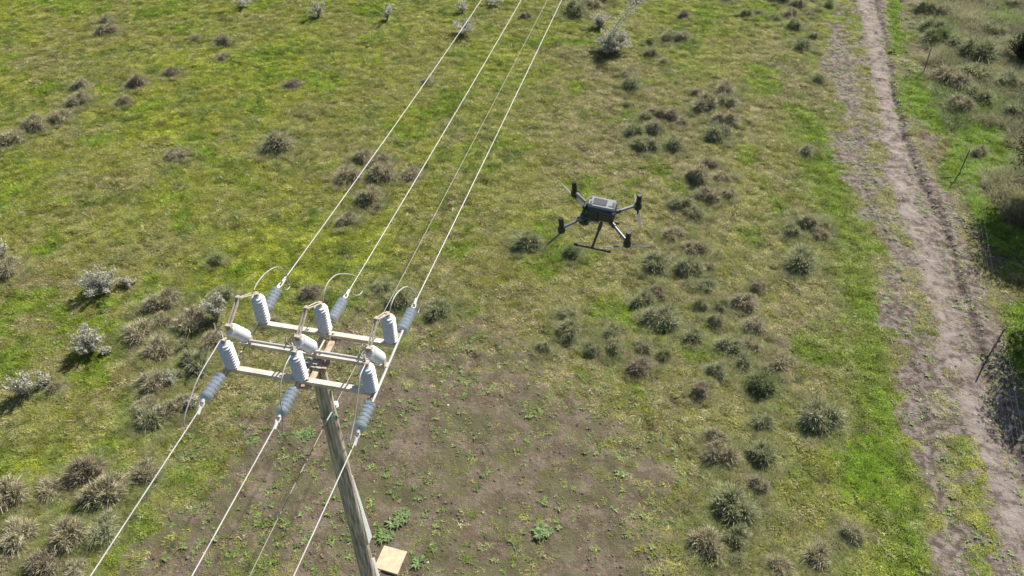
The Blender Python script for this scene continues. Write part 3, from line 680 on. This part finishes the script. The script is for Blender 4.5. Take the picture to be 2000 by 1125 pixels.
shrub(1172, 54, 38, 30, 'silver shrub up left of the largest silver shrub', seed=17, nst=26)
shrub(1130, 12, 40, 26, 'dusty silver shrub poking from the top edge tussock cluster', seed=18, nst=18)
shrub(1196, 100, 66, 44, 'largest silver shrub, with a tall curving plume at its right', seed=19, nst=90, column=(1.15, 2.8, 3))
shrub(1990, 118, 56, 56, 'dark brown shrub cut by the right edge near the top', seed=20, nst=60, dark=True)

# green leafy clumps that stand out on the mud
def green_clump(px, py, w, label, rosettes=4, seed=0):
    r = np.random.RandomState(seed); base = G(px, py); R_ = w * (base[1] * math.cos(PITCH) + CAMH * math.sin(PITCH)) / FOC / 2
    parts = []
    for i in range(rosettes):
        v, f_, c_ = rosette(r, 16, .16, .04, pal((.17, .25, .08), (.22, .29, .12), (.13, .19, .08)), up=.28); a = r.rand() * 6.28; q = R_ * math.sqrt(r.rand()) * .8 * (i > 0)
        v = v * (.8 + .5 * r.rand()); v[:, 0] += q * math.cos(a); v[:, 1] += q * math.sin(a); parts.append((v, f_, c_))
    o = bpy.data.objects.new('weed_clump', raw_mesh('weed_clump', *join(*parts), M['leaf'])); S.collection.objects.link(o)
    o.location = (base[0], base[1], float(height(np.array([base[0]]), np.array([base[1]]))[0])); return tag(o, label, 'weed')
green_clump(1063, 1042, 40, 'big star shaped weed on open mud at the bottom centre', 5, 1)
green_clump(778, 1020, 60, 'wide clump of green weeds up right of the square slab', 11, 2)
green_clump(750, 1045, 40, 'grey-green weed clump just above the square slab', 6, 3)
green_clump(820, 1098, 24, 'small weed right of the square slab', 3, 4)
green_clump(590, 850, 50, 'leafy weed patch left of the pole under centre strain insulator', 8, 5)
green_clump(500, 858, 30, 'single spreading weed left of the leafy patch by the pole', 3, 6)

# ------------------------------------------------------------------ slab on the ground
q = [G(750, 1065, .06), G(795, 1077, .06), G(776, 1122, .06), G(730, 1108, .06)]
bz = 0.015; mb = MB(); c0 = sum(q) / 4
def ring(sc, z): return [(c0[0] + (p[0] - c0[0]) * sc, c0[1] + (p[1] - c0[1]) * sc, z) for p in q]
v = ring(1, bz) + ring(1, .052) + ring(.975, .06); fs = [(3, 2, 1, 0), (8, 9, 10, 11)] + [(l * 4 + i, l * 4 + (i + 1) % 4, l * 4 + 4 + (i + 1) % 4, l * 4 + 4 + i) for l in (0, 1) for i in range(4)]
o = mb.add([(a, b, c - .0) for a, b, c in v], [f_[::-1] for f_ in fs], 0, False).build('square_slab', M['slab'])
tag(o, 'square sandy yellow slab lying on the mud beside the pole foot', 'slab')

# ------------------------------------------------------------------ utility pole with its switch gear
base = G(733, 1181); topc = G(619, 711, 8.12)
pole = empty('utility_pole', (base[0], base[1], 0), label='weathered wooden power pole carrying three crossarms and switch insulators', cat='utility pole')
mb = MB(); v = []; f_ = []; NS, NR = 34, 28; rp = np.random.RandomState(3)
for k in range(NS + 1):
    t = k / NS; c = base * (1 - t) + topc * t; r_ = .178 * (1 - t) + .132 * t
    for i in range(NR):
        th = 2 * PI * i / NR; r2 = r_ * (1 + .018 * math.sin(3 * th + 5 * t) + .012 * math.sin(9 * th + 11 * t))
        v.append((c[0] + r2 * math.cos(th), c[1] + r2 * math.sin(th), c[2] if k else -.3))
for k in range(NS):
    for i in range(NR): j = (i + 1) % NR; f_.append((k * NR + i, k * NR + j, (k + 1) * NR + j, (k + 1) * NR + i))
f_.append([NS * NR + i for i in range(NR)])
mb.add(v, f_).build('pole_shaft', M['pole'], pole)
def arm(s, z, hl, label, da=0.):
    mb = MB(); w, h, t = .105, .07, .012
    a = W(-hl + da, s, z); b = W(hl + da, s, z)
    mb.bar(a, b, w, t, bev=.003)                                   # top plate of the channel
    mb.bar(a - Ld * (w / 2 - t / 2) - Zd * h / 2, b - Ld * (w / 2 - t / 2) - Zd * h / 2, t, h, bev=.002)
    mb.bar(a + Ld * (w / 2 - t / 2) - Zd * h / 2, b + Ld * (w / 2 - t / 2) - Zd * h / 2, t, h, bev=.002)
    for a_ in (-.35, .12): mb.cyl(W(a_, s, z), W(a_, s, z + .03), .022, n=6)
    return mb.build('crossarm', M['arm'], pole, label=label)
arm(-.55, -.02, 1.30, 'front crossarm'); arm(.57, -.02, 1.29, 'rear crossarm'); arm(0, .045, 1.33, 'middle crossarm under the tilted insulators')
mb = MB()                                                          # longitudinal rusty beams on the pole
mb.bar(W(.13, -.62, -.115), W(.13, .62, -.115), .10, .065, bev=.004)
mb.bar(W(.245, -.24, -.10), W(.245, .08, -.10), .08, .05, bev=.004)
mb.bar(W(.02, -.60, -.20), W(.02, -.45, -.20), .16, .05, bev=.004)
mb.build('longitudinal_beam', M['beam'], pole)
mb = MB()
mb.bar(W(-.10, -.58, -.12), W(-.10, .60, -.12), .06, .06, bev=.004); mb.box(W(0, -.12, -.14), Ad * .11, Ld * .04, Zd * .09)
mb.build('support_frame', M['galv'], pole)
mb = MB(); mb.cyl(W(-1.18, -.045, .135), W(1.15, -.045, .135), .027, n=12)
sh = mb.build('rotating_shaft', M['galv'], pole)
for a_ in (-1.22, -.03, 1.18):
    mb = MB(); mb.box(W(a_ + .09, -.02, .11), Ad * .018, Ld * .06, Zd * .075); mb.box(W(a_ - .05, -.045, .155), Ad * .06, Ld * .045, Zd * .035)
    mb.box(W(a_ - .02, .03, .07), Ad * .05, Ld * .02, Zd * .04); mb.build('shaft_bearing', M['tan'], sh)
mb = MB()                                                          # straps along the line that tie the strain insulators together
for a_, z0 in ((-1.27, -.10), (0.0, -.15)): mb.cyl(W(a_, -.82, z0 * .6), W(a_, .80, z0 * .4), .016, n=8)
mb.build('tie_rod', M['tan'], pole)
mb = MB(); mb.cyl(W(1.325, -.80, .0), W(1.30, .84, .04), .024, n=10); mb.build('tie_rod', M['cable'], pole, label='bright rod along the right crossarm ends')
mb = MB()
for a_, s_ in ((-1.3, .15), (-1.27, -.12)): mb.bar(W(a_, s_, .0), W(a_ - .03, s_ - .05, -.45), .03, .012)
mb.bar(W(.0, .50, .02), W(-.03, .42, -.35), .035, .02); mb.bar(W(.08, .50, .02), W(.10, .42, -.35), .03, .02)
mb.build('brace', M['arm'], pole)
def shed_profile(nshed, r1, r0, lo=.08, hi=.92, cap=.05):
    p = [(0, cap), (lo * .8, cap), (lo, r0)]
    st = (hi - lo) / nshed
    for k in range(nshed):
        t = lo + st * k; p += [(t + st * .10, r0), (t + st * .18, r1 * .97), (t + st * .30, r1), (t + st * .85, r0 * 1.05)]
    return p + [(hi, r0), (hi + .02, cap), (1, cap)]
def post_insulator(b, t, label, caps=True):
    b = np.array(b); t = np.array(t); mb = MB(); d = (t - b)
    mb.lathe(b, t, [(0, .055), (.04, .055), (.05, .085)] + [q for k in range(9) for q in ((.06 + .098 * k, .070), (.06 + .098 * k + .012, .116), (.06 + .098 * k + .030, .122), (.06 + .098 * k + .060, .084), (.06 + .098 * k + .090, .070))] + [(.945, .098), (.965, .06), (1, .055)], 26)
    o = mb.build('post_insulator', M['porc'], pole, label=label)
    mb = MB(); mb.cyl(t, t + d / np.linalg.norm(d) * .035, .045, n=14); mb.cyl(t + d * .05, t + d * .12, .016, n=8); mb.cyl(b - d * .03, b + d * .01, .07, n=14)
    mb.box(t + d * .08, Ad * .035, Ld * .03, Zd * .02)
    mb.build('end_cap', M['tan'], o); return o
FA = (-1.215, 0.01, 1.225); RA = (-1.2, -.04, 1.17); MA = (-1.2, 0.0, 1.2); side = ('left', 'centre', 'right')
for i in range(3):
    post_insulator(W(FA[i], -.55, .0), W(FA[i] - .02, -.55, .56), 'upright insulator at the front ' + side[i])
    post_insulator(W(RA[i], .59, .0), W(RA[i], .59, .60), 'upright insulator at the rear ' + side[i])
    b_ = W(MA[i], -.02, .20); t_ = W(MA[i], -.34, .67)
    mb = MB(); prof = [(0, .05), (.04, .06), (.06, .095)] + [q for k in range(11) for q in ((.07 + .08 * k, .092), (.07 + .08 * k + .02, .115), (.07 + .08 * k + .055, .100))] + [(.955, .09), (.97, .05), (1, .045)]
    mb.lathe(b_, t_, prof, 26); o = mb.build('post_insulator', M['porc'], pole, label='tilted smoother insulator, ' + side[i] + ' of the three')
    mb = MB(); mb.cyl(t_, t_ + (t_ - b_) * .07, .05, n=12); mb.box(t_ + (t_ - b_) * .1, Ad * .03, Ld * .05, Zd * .02); mb.build('end_cap', M['tan'], o)
    # open switch blade: two straps from the rear terminal to a hinge, a thick link down to the tilted insulator
    tp = W(RA[i], .59, .66); hg = W(MA[i], .08, .985); lo = W(MA[i], -.36, .76)
    mb = MB()
    for k in (-1, 1): mb.bar(tp + Ad * .055 * k, hg + Ad * .02 * k, .026, .012, up=(0, 0, 1))
    mb.cyl(hg - Ad * .05, hg + Ad * .05, .022, n=8); mb.box(hg + Zd * .01, Ad * .025, Ld * .03, Zd * .03)
    for k in (-1, 1): mb.bar(hg + Ad * .022 * k, lo + Ad * .022 * k, .016, .045, up=tuple(Ld))
    mb.box(lo, Ad * .05, Ld * .035, Zd * .03); mb.cyl(lo, lo - Zd * .07, .03, n=8)
    mb.build('switch_blade', M['tan'], pole)
    # contact horns on the front insulator
    fp = W(FA[i] - .02, -.55, .62); mb = MB()
    mb.bar(fp, fp + Zd * .13 - Ad * .03 + Ld * .05, .035, .02, up=tuple(Ad)); 
    mb.tube([fp + Zd * .10 - Ad * .02, fp + Zd * .20 - Ad * .09, fp + Zd * .30 - Ad * .11 + Ld * .05], .011, 6)
    mb.tube([fp + Zd * .10 - Ad * .02 - Ld * .07 - Ad * .1, fp + Zd * .20 - Ad * .06 + Ld * .02, fp + Zd * .30 + Ad * .02 + Ld * .10], .011, 6)
    mb.box(fp + Zd * .01, Ad * .05, Ld * .04, Zd * .02); mb.build('contact_horn', M['tan'], pole)
# neutral clamp, green tie, white guard strips
nz = 8.2 - 1.21; tt = (nz - 0) / 8.12; pc = base * (1 - tt) + topc * tt; ncl = on(655, 790, .2)
mb = MB(); mb.cyl(pc, ncl, .018, n=8); mb.lathe(ncl - Zd * .05, ncl + Zd * .05, [(0, .03), (.15, .055), (.4, .03), (.6, .03), (.85, .055), (1, .03)], 14); mb.build('neutral_insulator', M['porc'], pole)
zt = 8.2 - 1.36; tt = zt / 8.12; pc2 = base * (1 - tt) + topc * tt
mb = MB(); mb.tube([(pc2[0] + .148 * math.cos(a), pc2[1] + .148 * math.sin(a), zt + .06 * math.sin(a * 1 + 2.2)) for a in np.linspace(PI * .9, PI * 1.9, 18)], .009, 6)
mb.tube([(pc2[0] + .148 * math.cos(a), pc2[1] + .148 * math.sin(a), z_) for a, z_ in ((PI * 1.9, zt + .01), (PI * 1.93, zt - .05), (PI * 1.95, zt - .10))], .009, 6)
mb.build('tie_wire', M['green'], pole)
def pc_at(z): t = z / 8.12; return base * (1 - t) + topc * t, .178 * (1 - t) + .132 * t
def guard(z0, z1, w0, w1, notch):
    mb = MB(); n = 10; v = []
    for k in range(n + 1):
        z = z0 + (z1 - z0) * k / n; c, r_ = pc_at(z); w = w0 + (w1 - w0) * k / n
        if k == n: w = notch
        for (q, e) in ((r_ * .9, -.006), (r_ + w, -.006), (r_ + w, .006), (r_ * .9, .006)):
            v.append(c + np.array([1, .25, 0]) / 1.031 * q + np.array([-.25, 1, 0]) * e)
    f = [(k * 4 + i, k * 4 + (i + 1) % 4, k * 4 + 4 + (i + 1) % 4, k * 4 + 4 + i) for k in range(n) for i in range(4)] + [(3, 2, 1, 0), (n * 4, n * 4 + 1, n * 4 + 2, n * 4 + 3)]
    return mb.add(v, f, 0, False)
guard(4.95, 2.55, .012, .115, .02).build('guard_strip', M['white'], pole, label='white wedge shaped strip halfway down the pole')
guard(1.95, .25, .05, .10, .05).build('guard_strip', M['white'], pole, label='white strip near the pole foot')

# ------------------------------------------------------------------ strain insulators, conductors, jumpers
def strain(p0, p1, p2, label):
    """p0 arm, p1 start of sheds, p2 end of sheds, last point clamp"""
    a, b, c, d = p0
    e = empty('strain_insulator', tuple(b), label=label, cat='insulator', group='strain insulators at the crossarm ends')
    mb = MB(); prof = [(0, .03)]
    for k in range(7):
        t = .02 + .140 * k; prof += [(t, .032), (t + .020, .094), (t + .032, .102), (t + .042, .094), (t + .050, .030), (t + .135, .030)]
    prof += [(1, .03)]; mb.lathe(b, c, prof, 24); mb.build('sheds', M['poly'], e)
    mb = MB(); mb.cyl(a, b, .016, n=8); mb.box((a + b) / 2, Ld * .05, Ad * .025, Zd * .02); mb.cyl(b - (c - b) * .04, b + (c - b) * .02, .04, n=10); mb.build('end_fitting', M['tan'], e)
    mb = MB(); u = (d - c); u = u / np.linalg.norm(u); sdv = Ad
    mb.tube([c, c + u * .05 + sdv * .035, d - u * .02 + sdv * .025, d], .013, 6); mb.tube([c, c + u * .05 - sdv * .035, d - u * .02 - sdv * .025, d], .013, 6); mb.cyl(c - u * .03, c + u * .03, .035, n=10); mb.cyl(d - u * .03, d + u * .10, .028, n=8)
    mb.build('clamp', M['fit'], e); return e
ends = {}
rearpx = [((543, 562), (553, 549)), ((672, 584), (678, 574)), ((806, 604), (810, 592))]; ra = (-1.27, -.03, 1.27)
for i in range(3):
    a_ = ra[i]; c = on(*rearpx[i][0], a_); d = on(*rearpx[i][1], a_); 
    strain((W(a_, .64, 0), W(a_, .84, .01), c, d), 0, 0, f'{("leftmost","middle","rightmost")[i]} of the three blue-grey ribbed insulators behind the rear crossarm'); ends['r%d' % i] = d
fa = (-1.27, 0., 1.27); fpx = [((397, 783), (391, 798)), ((546, 812), (540, 827)), ((700, 842), (695.6, 858))]; f0 = [(432, 733), (574, 760), (724, 787)]
for i in range(3):
    a_ = fa[i]; b = on(*f0[i], a_); c = on(*fpx[i][0], a_); d = on(*fpx[i][1], a_)
    strain((W(a_, -.60, 0), b, c, d), 0, 0, f'{("leftmost","middle","rightmost")[i]} of the three blue-grey ribbed insulators in front of the crossarms'); ends['f%d' % i] = d
def conductor(name, px, a, label, r=.0105, ext=12, m='cable', cat='power line', group='conductors', start=None):
    q = [on(*p, a) for p in px]
    if start is not None: q[0] = start
    s = np.array([(p - CN) @ Ld for p in q]); z = np.array([p[2] for p in q])
    co_ = np.polyfit(s, z, 2 if len(q) > 2 else 1, w=[8] + [1] * (len(q) - 1)); z0 = z[0]
    s1 = s[-1] + ext * (1 if s[-1] > s[0] else -1); ss = np.linspace(s[0], s1, 40)
    zz = np.polyval(co_, ss); zz += (z0 - zz[0]) * np.exp(-np.abs(ss - ss[0]) / 2.)
    mb = MB(); mb.tube([CN + Ad * a + Ld * t + Zd * (q_ - CN[2]) for t, q_ in zip(ss, zz)], r, 8)
    return mb.build(name, M[m], None, label=label, cat=cat, group=group)
conductor('power_line', [(553, 549), (658.7, 400), (834.7, 156), (940, 0)], -1.27, 'leftmost thick pale cable running up from the rear crossarm', group='thick conductors of the power line')
conductor('power_line', [(678, 574), (783, 400), (902, 199), (1018, 0)], -.03, 'middle thick pale cable running up from the rear crossarm', group='thick conductors of the power line')
conductor('power_line', [(810, 592), (905, 400), (1023, 153), (1097, 0)], 1.27, 'rightmost thick pale cable running up from the rear crossarm', group='thick conductors of the power line')
conductor('power_line', [(391, 798), (177, 1125)], -1.27, 'leftmost thick pale cable running down from the front crossarm', ext=4, group='thick conductors of the power line')
conductor('power_line', [(540, 827), (375, 1125)], 0, 'middle thick pale cable running down from the front crossarm', ext=4, group='thick conductors of the power line')
conductor('power_line', [(696, 858), (573.6, 1125)], 1.27, 'rightmost thick pale cable crossing in front of the pole', ext=4, group='thick conductors of the power line')
conductor('neutral_line', [(655, 790), (859.6, 400), (1069, 0)], .2, 'thin dull cable running up from the white knob on the pole', r=.0075, m='cable2', group='thin neutral cables')
conductor('neutral_line', [(655, 790), (632, 835), (490, 1120)], .2, 'thin dull cable running down left from the white knob on the pole', r=.0085, m='cable2', ext=4, group='thin neutral cables')
mb = MB(); mb.tube([on(655, 790, .2) + Ad * .012, on(641, 815, .2) + Ad * .01, on(633, 830, .2)], .013, 6); mb.build('line_wrap', M['cable'], None, label='thicker pale wrap on the thin cable just below the white knob', cat='cable wrap')
JL = [
 ([(496, 566), (503, 552), (517, 535), (533, 524), (545, 522), (556, 530), (563, 545), (567, 557), (563, 564), (558, 566), (554, 560), (553, 549)], -1.2, -1.27, 'looped jumper wire on the left rear insulator'),
 ([(631, 588), (633, 570), (642, 550), (657, 537), (675, 535), (693, 539), (702, 548), (708, 562), (706, 572), (698, 577), (690, 575), (684, 566), (680, 570)], -.04, -.03, 'looped jumper wire on the centre rear insulator'),
 ([(761, 608), (765, 592), (775, 573), (790, 561), (802, 563), (812, 575), (817, 583), (819, 600), (816, 611), (811, 603), (810, 592)], 1.17, 1.27, 'looped jumper wire on the right rear insulator'),
 ([(430, 665), (415, 690), (398, 718), (384, 745), (374, 772), (366, 795), (361, 812), (359, 826), (364, 836)], -1.23, -1.27, 'jumper wire hanging down left of the front left insulator'),
 ([(567, 695), (557, 715), (549, 745), (547, 775), (550, 800), (553, 830), (553, 850)], 0., 0.04, 'jumper wire hanging with a free end below the front centre insulator'),
 ([(713, 712), (703, 735), (700, 760), (696, 790), (692, 820), (687, 845), (684, 862), (687, 876)], 1.22, 1.27, 'jumper wire hanging below the front right insulator')]
for px, a0, a1, lb in JL:
    n = len(px); pts = [on(*p, a0 + (a1 - a0) * k / (n - 1)) for k, p in enumerate(px)]
    mb = MB(); mb.tube(spline(pts, 5), .010, 7); e = mb.build('jumper_wire', M['cable'], None, label=lb, cat='jumper wire', group='jumper wires')
mb = MB(); mb.tube(spline([on(537, 835, 0.), on(543, 842, 0.), on(547, 853, 0.), on(548, 864, 0.)], 5), .010, 6); mb.build('cable_tail', M['cable'], None, label='short curled cable end below the middle front insulator', cat='cable end')

# ------------------------------------------------------------------ drone
sc = 184.5; e1 = np.array([-176.6, -40.6, 35.0]) / sc; e1 /= np.linalg.norm(e1); e2 = np.array([-53.6, 137.9, -110.4]) / sc; e2 -= e1 * (e1 @ e2); e2 /= np.linalg.norm(e2)
def c2w(v): return v[0] * np.array([1, 0, 0]) + v[1] * np.array([0, -math.sin(PITCH), -math.cos(PITCH)]) + v[2] * np.array([0, math.cos(PITCH), -math.sin(PITCH)])
DF = c2w(e1); DL = c2w(e2); DU = np.cross(DF, DL)
if DU[2] < 0: DU = -DU
DC = np.array([0, 0, CAMH]) + ray(1172.5, 422.5) * (FOC / sc)
def DG(f, l, u): return D(f, l, u + .025)
def DB(f, l, u): return D(f, l, u + .04)
def D(f, l, u): return DC + DF * f + DL * l + DU * u
dr = empty('drone', D(0, 0, 0), label='black four armed drone hovering above the meadow', cat='drone')
mb = MB()
mb.box(DB(-.01, 0, .055), DF * .145, DL * .085, DU * .085, bev=.025)
mb.box(DB(.075, 0, .04), DF * .08, DL * .10, DU * .055, bev=.02)
mb.box(DB(.165, 0, .05), DF * .02, DL * .06, DU * .05, bev=.012)
body = mb.build('body', M['dblack'], dr)
mb = MB(); mb.box(DB(-.005, 0, .150), DF * .142, DL * .078, DU * .018, bev=.015); mb.box(DB(.11, 0, .168), DF * .025, DL * .06, DU * .006, bev=.004); top = mb.build('top_panel', M['dlight'], body)
mb = MB(); mb.box(DB(.02, .0, .1685), DF * .075, DL * .045, DU * .004, bev=.003); mb.box(DB(-.11, .035, .1675), DF * .03, DL * .008, DU * .003); mb.box(DB(.12, -.03, .175), DF * .009, DL * .014, DU * .003); mb.box(DB(.105, .03, .175), DF * .009, DL * .014, DU * .003); mb.box(DB(-.125, 0, .1675), DF * .012, DL * .03, DU * .003); mb.build('panel_inset', M['dgrey'], top)
mb = MB(); mb.box(DB(-.07, .0, .05), DF * .085, DL * .098, DU * .068, bev=.012); mb.box(DB(-.07, .10, .05), DF * .07, DL * .003, DU * .045); mb.build('battery', M['dgrey'], body)
mb = MB(); mb.box(DB(.17, .0, -.03), DF * .03, DL * .05, DU * .02, bev=.008); mb.cyl(DB(.18, .02, .07), DB(.195, .02, .07), .018); mb.cyl(DB(.18, -.03, .04), DB(.195, -.03, .04), .015); mb.build('sensor_housing', M['dblack'], body)
# gimbal camera slung under the nose
mb = MB(); mb.cyl(DG(.15, .0, -.03), DG(.15, 0, -.07), .035); mb.bar(DG(.15, .07, -.08), DG(.15, -.07, -.08), .03, .03); mb.bar(DG(.15, .07, -.08), DG(.16, .07, -.13), .02, .03); gb = mb.build('gimbal', M['dblack'], dr)
mb = MB(); mb.box(DG(.165, 0, -.115), DF * .055, DL * .06, DU * .05, bev=.018); mb.cyl(DG(.20, .02, -.115), DG(.235, .02, -.12), .032); cb = mb.build('camera_head', M['dgrey'], gb)
mb = MB(); mb.cyl(DG(.07, .03, -.06), DG(.07, .03, -.03), .02); mb.cyl(DG(.10, .075, -.055), DG(.10, .085, -.055), .016); mb.box(DG(.05, .06, -.04), DF * .05, DL * .02, DU * .012); mb.build('gimbal_fitting', M['dlight'], dr)
spin = {(1, 1): -2.0, (1, -1): 2.45, (-1, 1): .3, (-1, -1): -1.25}
for sf in (1, -1):
    for sl in (1, -1):
        hub = D(.35 * sf, .28 * sl, .0); root = D(.14 * sf, .085 * sl, .035 if sf > 0 else .02)
        ma = MB(); ma.cyl(root + (hub - root) * .12, hub, .0165, n=12); armo = ma.build('arm', M['darm'], dr)
        ma = MB(); ma.cyl(root - (hub - root) * .06, root + (hub - root) * .2, .026, n=12); ma.cyl(hub - (hub - root) * .12, hub, .021, n=12); ma.build('joint', M['dgrey'], armo)
        ma = MB(); tl = DU * .145 + DF * (.015 if sf > 0 else 0)
        ma.lathe(hub - DU * .055, hub + DU * .03, [(0, .014), (.1, .040), (.5, .042), (.8, .037), (1, .030)], 18); ma.lathe(hub + DU * .02, hub + tl, [(0, .029), (.5, .028), (.93, .027), (1, .022)], 16); ma.cyl(hub - DU * .07, hub - DU * .05, .012)
        mo = ma.build('motor', M['dblack'], armo)
        th = spin[(sf, sl)]; bd = DF * math.cos(th) + DL * math.sin(th); bs = -DF * math.sin(th) + DL * math.cos(th)
        ma = MB(); hc = hub - DU * .066; v = []; 
        for sgn in (1, -1):
            v = []
            for k in range(9):
                t = k / 8; rr_ = .02 + .23 * t; wd_ = .010 + .020 * math.sin(PI * min(1, .12 + t * .88)) ** .7 if k < 8 else .006
                tw = .35 * (1 - t) + .12
                for q in (-1, 1):
                    for hgt in (.0015, -.0015): v.append(hc + bd * sgn * rr_ + bs * sgn * q * wd_ * .5 * math.cos(tw) + DU * (q * wd_ * .5 * math.sin(tw) + hgt))
            f = [(k * 4 + a, k * 4 + b, k * 4 + 4 + b, k * 4 + 4 + a) for k in range(8) for a, b in ((0, 1), (1, 3), (3, 2), (2, 0))] + [(0, 1, 3, 2), (32, 34, 35, 33)]
            ma.add(v, f, 0, False)
        ma.cyl(hc - DU * .012, hc + DU * .012, .016); ma.build('propeller', M['blade'], armo)
for sl in (1, -1):
    t0 = D(-.03, .06 * sl, -.02); t1 = D(.02, .215 * sl, -.276)
    ma = MB(); ma.cyl(t0, t1, .0135, n=10); ma.cyl(t0, t0 + (t1 - t0) * .3, .02, n=10); ma.cyl(t1 - (t1 - t0) * .07, t1, .018, n=10); lg = ma.build('landing_leg', M['dgrey'], dr)
    ma = MB(); ma.cyl(D(-.165, .215 * sl, -.278), D(.20, .215 * sl, -.278), .0115, n=10)
    for u in (-.165, .20): ma.cyl(D(u - .02, .215 * sl, -.278), D(u + .02, .215 * sl, -.278), .0155, n=10)
    ma.build('skid', M['dgrey'], lg)

# ------------------------------------------------------------------ wire fence
fx = [G(1804, 142), G(1872, 343), G(1930, 697)]
st_ = (fx[0] - fx[2]) / 2; posts = [fx[2] - (fx[1] - fx[2]) * 1.0, fx[2], fx[1], fx[0], fx[0] + st_, fx[0] + st_ * 2]
fe = empty('wire_fence', fx[1], label='thin wire fence on rusty steel posts along the right of the track', cat='fence')
leans = [(.0, .0), (.06, .02), (.03, .02), (.0, .1), (0, 0), (0, 0)]; tops = []
for i, p in enumerate(posts):
    z = float(height(np.array([p[0]]), np.array([p[1]]))[0]); q = p + np.array([leans[i][0], leans[i][1], 1.2]); mb = MB()
    mb.bar(p + Zd * (z - .15), q, .042, .012, up=(0, 1, 0)); mb.bar(p + Zd * (z - .15) + np.array([0, .02, 0]), q + np.array([0, .02, 0]), .010, .035, up=(0, 1, 0))
    mb.build('post', M['post'], fe); tops.append((p + Zd * z, q))
for h in (.32, .58, .84, 1.10):
    mb = MB(); mb.tube(spline([a + (b - a) * h / 1.2 for a, b in tops], 4), .0016, 4); mb.build('wire', M['wire'], fe)

# ------------------------------------------------------------------ two trees standing just right of the view; their shade falls on the track
def tree(x, y, h, rc, label, seed):
    r = np.random.RandomState(seed); e = empty('bushy_tree', (x, y, 0), label=label, cat='tree')
    mb = MB(); mb.tube([(x, y, -.1), (x + .1, y, h * .3), (x, y + .1, h * .75)], [.16, .12, .04], 10)
    V = []; F = []; C = []
    for i in range(46):
        a = r.rand() * 6.28; b = r.rand(); q = rc * (.35 + .65 * math.sqrt(r.rand())) * math.sin(PI * (.18 + .72 * b)); c = np.array([q * math.cos(a), q * math.sin(a), h * (.28 + .68 * b)])
        if i < 14: mb.tube([(x, y, c[2] * .6), tuple(c * np.array([.55, .55, .85]) + np.array([x, y, 0])), tuple(c + np.array([x, y, 0]))], [.05, .03, .012], 6)
        nl = 330; P_ = c + r.randn(nl, 3) * np.array([.36, .36, .26])
        d = r.randn(nl, 3); d /= np.linalg.norm(d, axis=1)[:, None]; s_ = np.cross(d, r.randn(nl, 3)); s_ /= np.linalg.norm(s_, axis=1)[:, None]
        o_ = len(V) * 4; V.append(np.stack([P_ - s_ * .02, P_ + s_ * .02, P_ + d * .12 + s_ * .02, P_ + d * .12 - s_ * .02], 1))
        C.append(np.repeat(np.array([[.06, .09, .025]]) * (.6 + .8 * r.rand(nl, 1)), 4, axis=0))
    V = np.vstack(V).reshape(-1, 3); F = np.arange(len(V)).reshape(-1, 4); C = np.vstack(C)
    mb.build('trunk', M['bark'], e); o = bpy.data.objects.new('crown', raw_mesh('crown', V, F, C, M['leaf'])); S.collection.objects.link(o); o.parent = e
tree(21.0, 25.4, 5.0, 1.9, 'leafy tree right of the fence shading the middle of the track', 5)
tree(18.0, 18.3, 4.6, 1.7, 'leafy tree right of the fence shading the near track', 6)
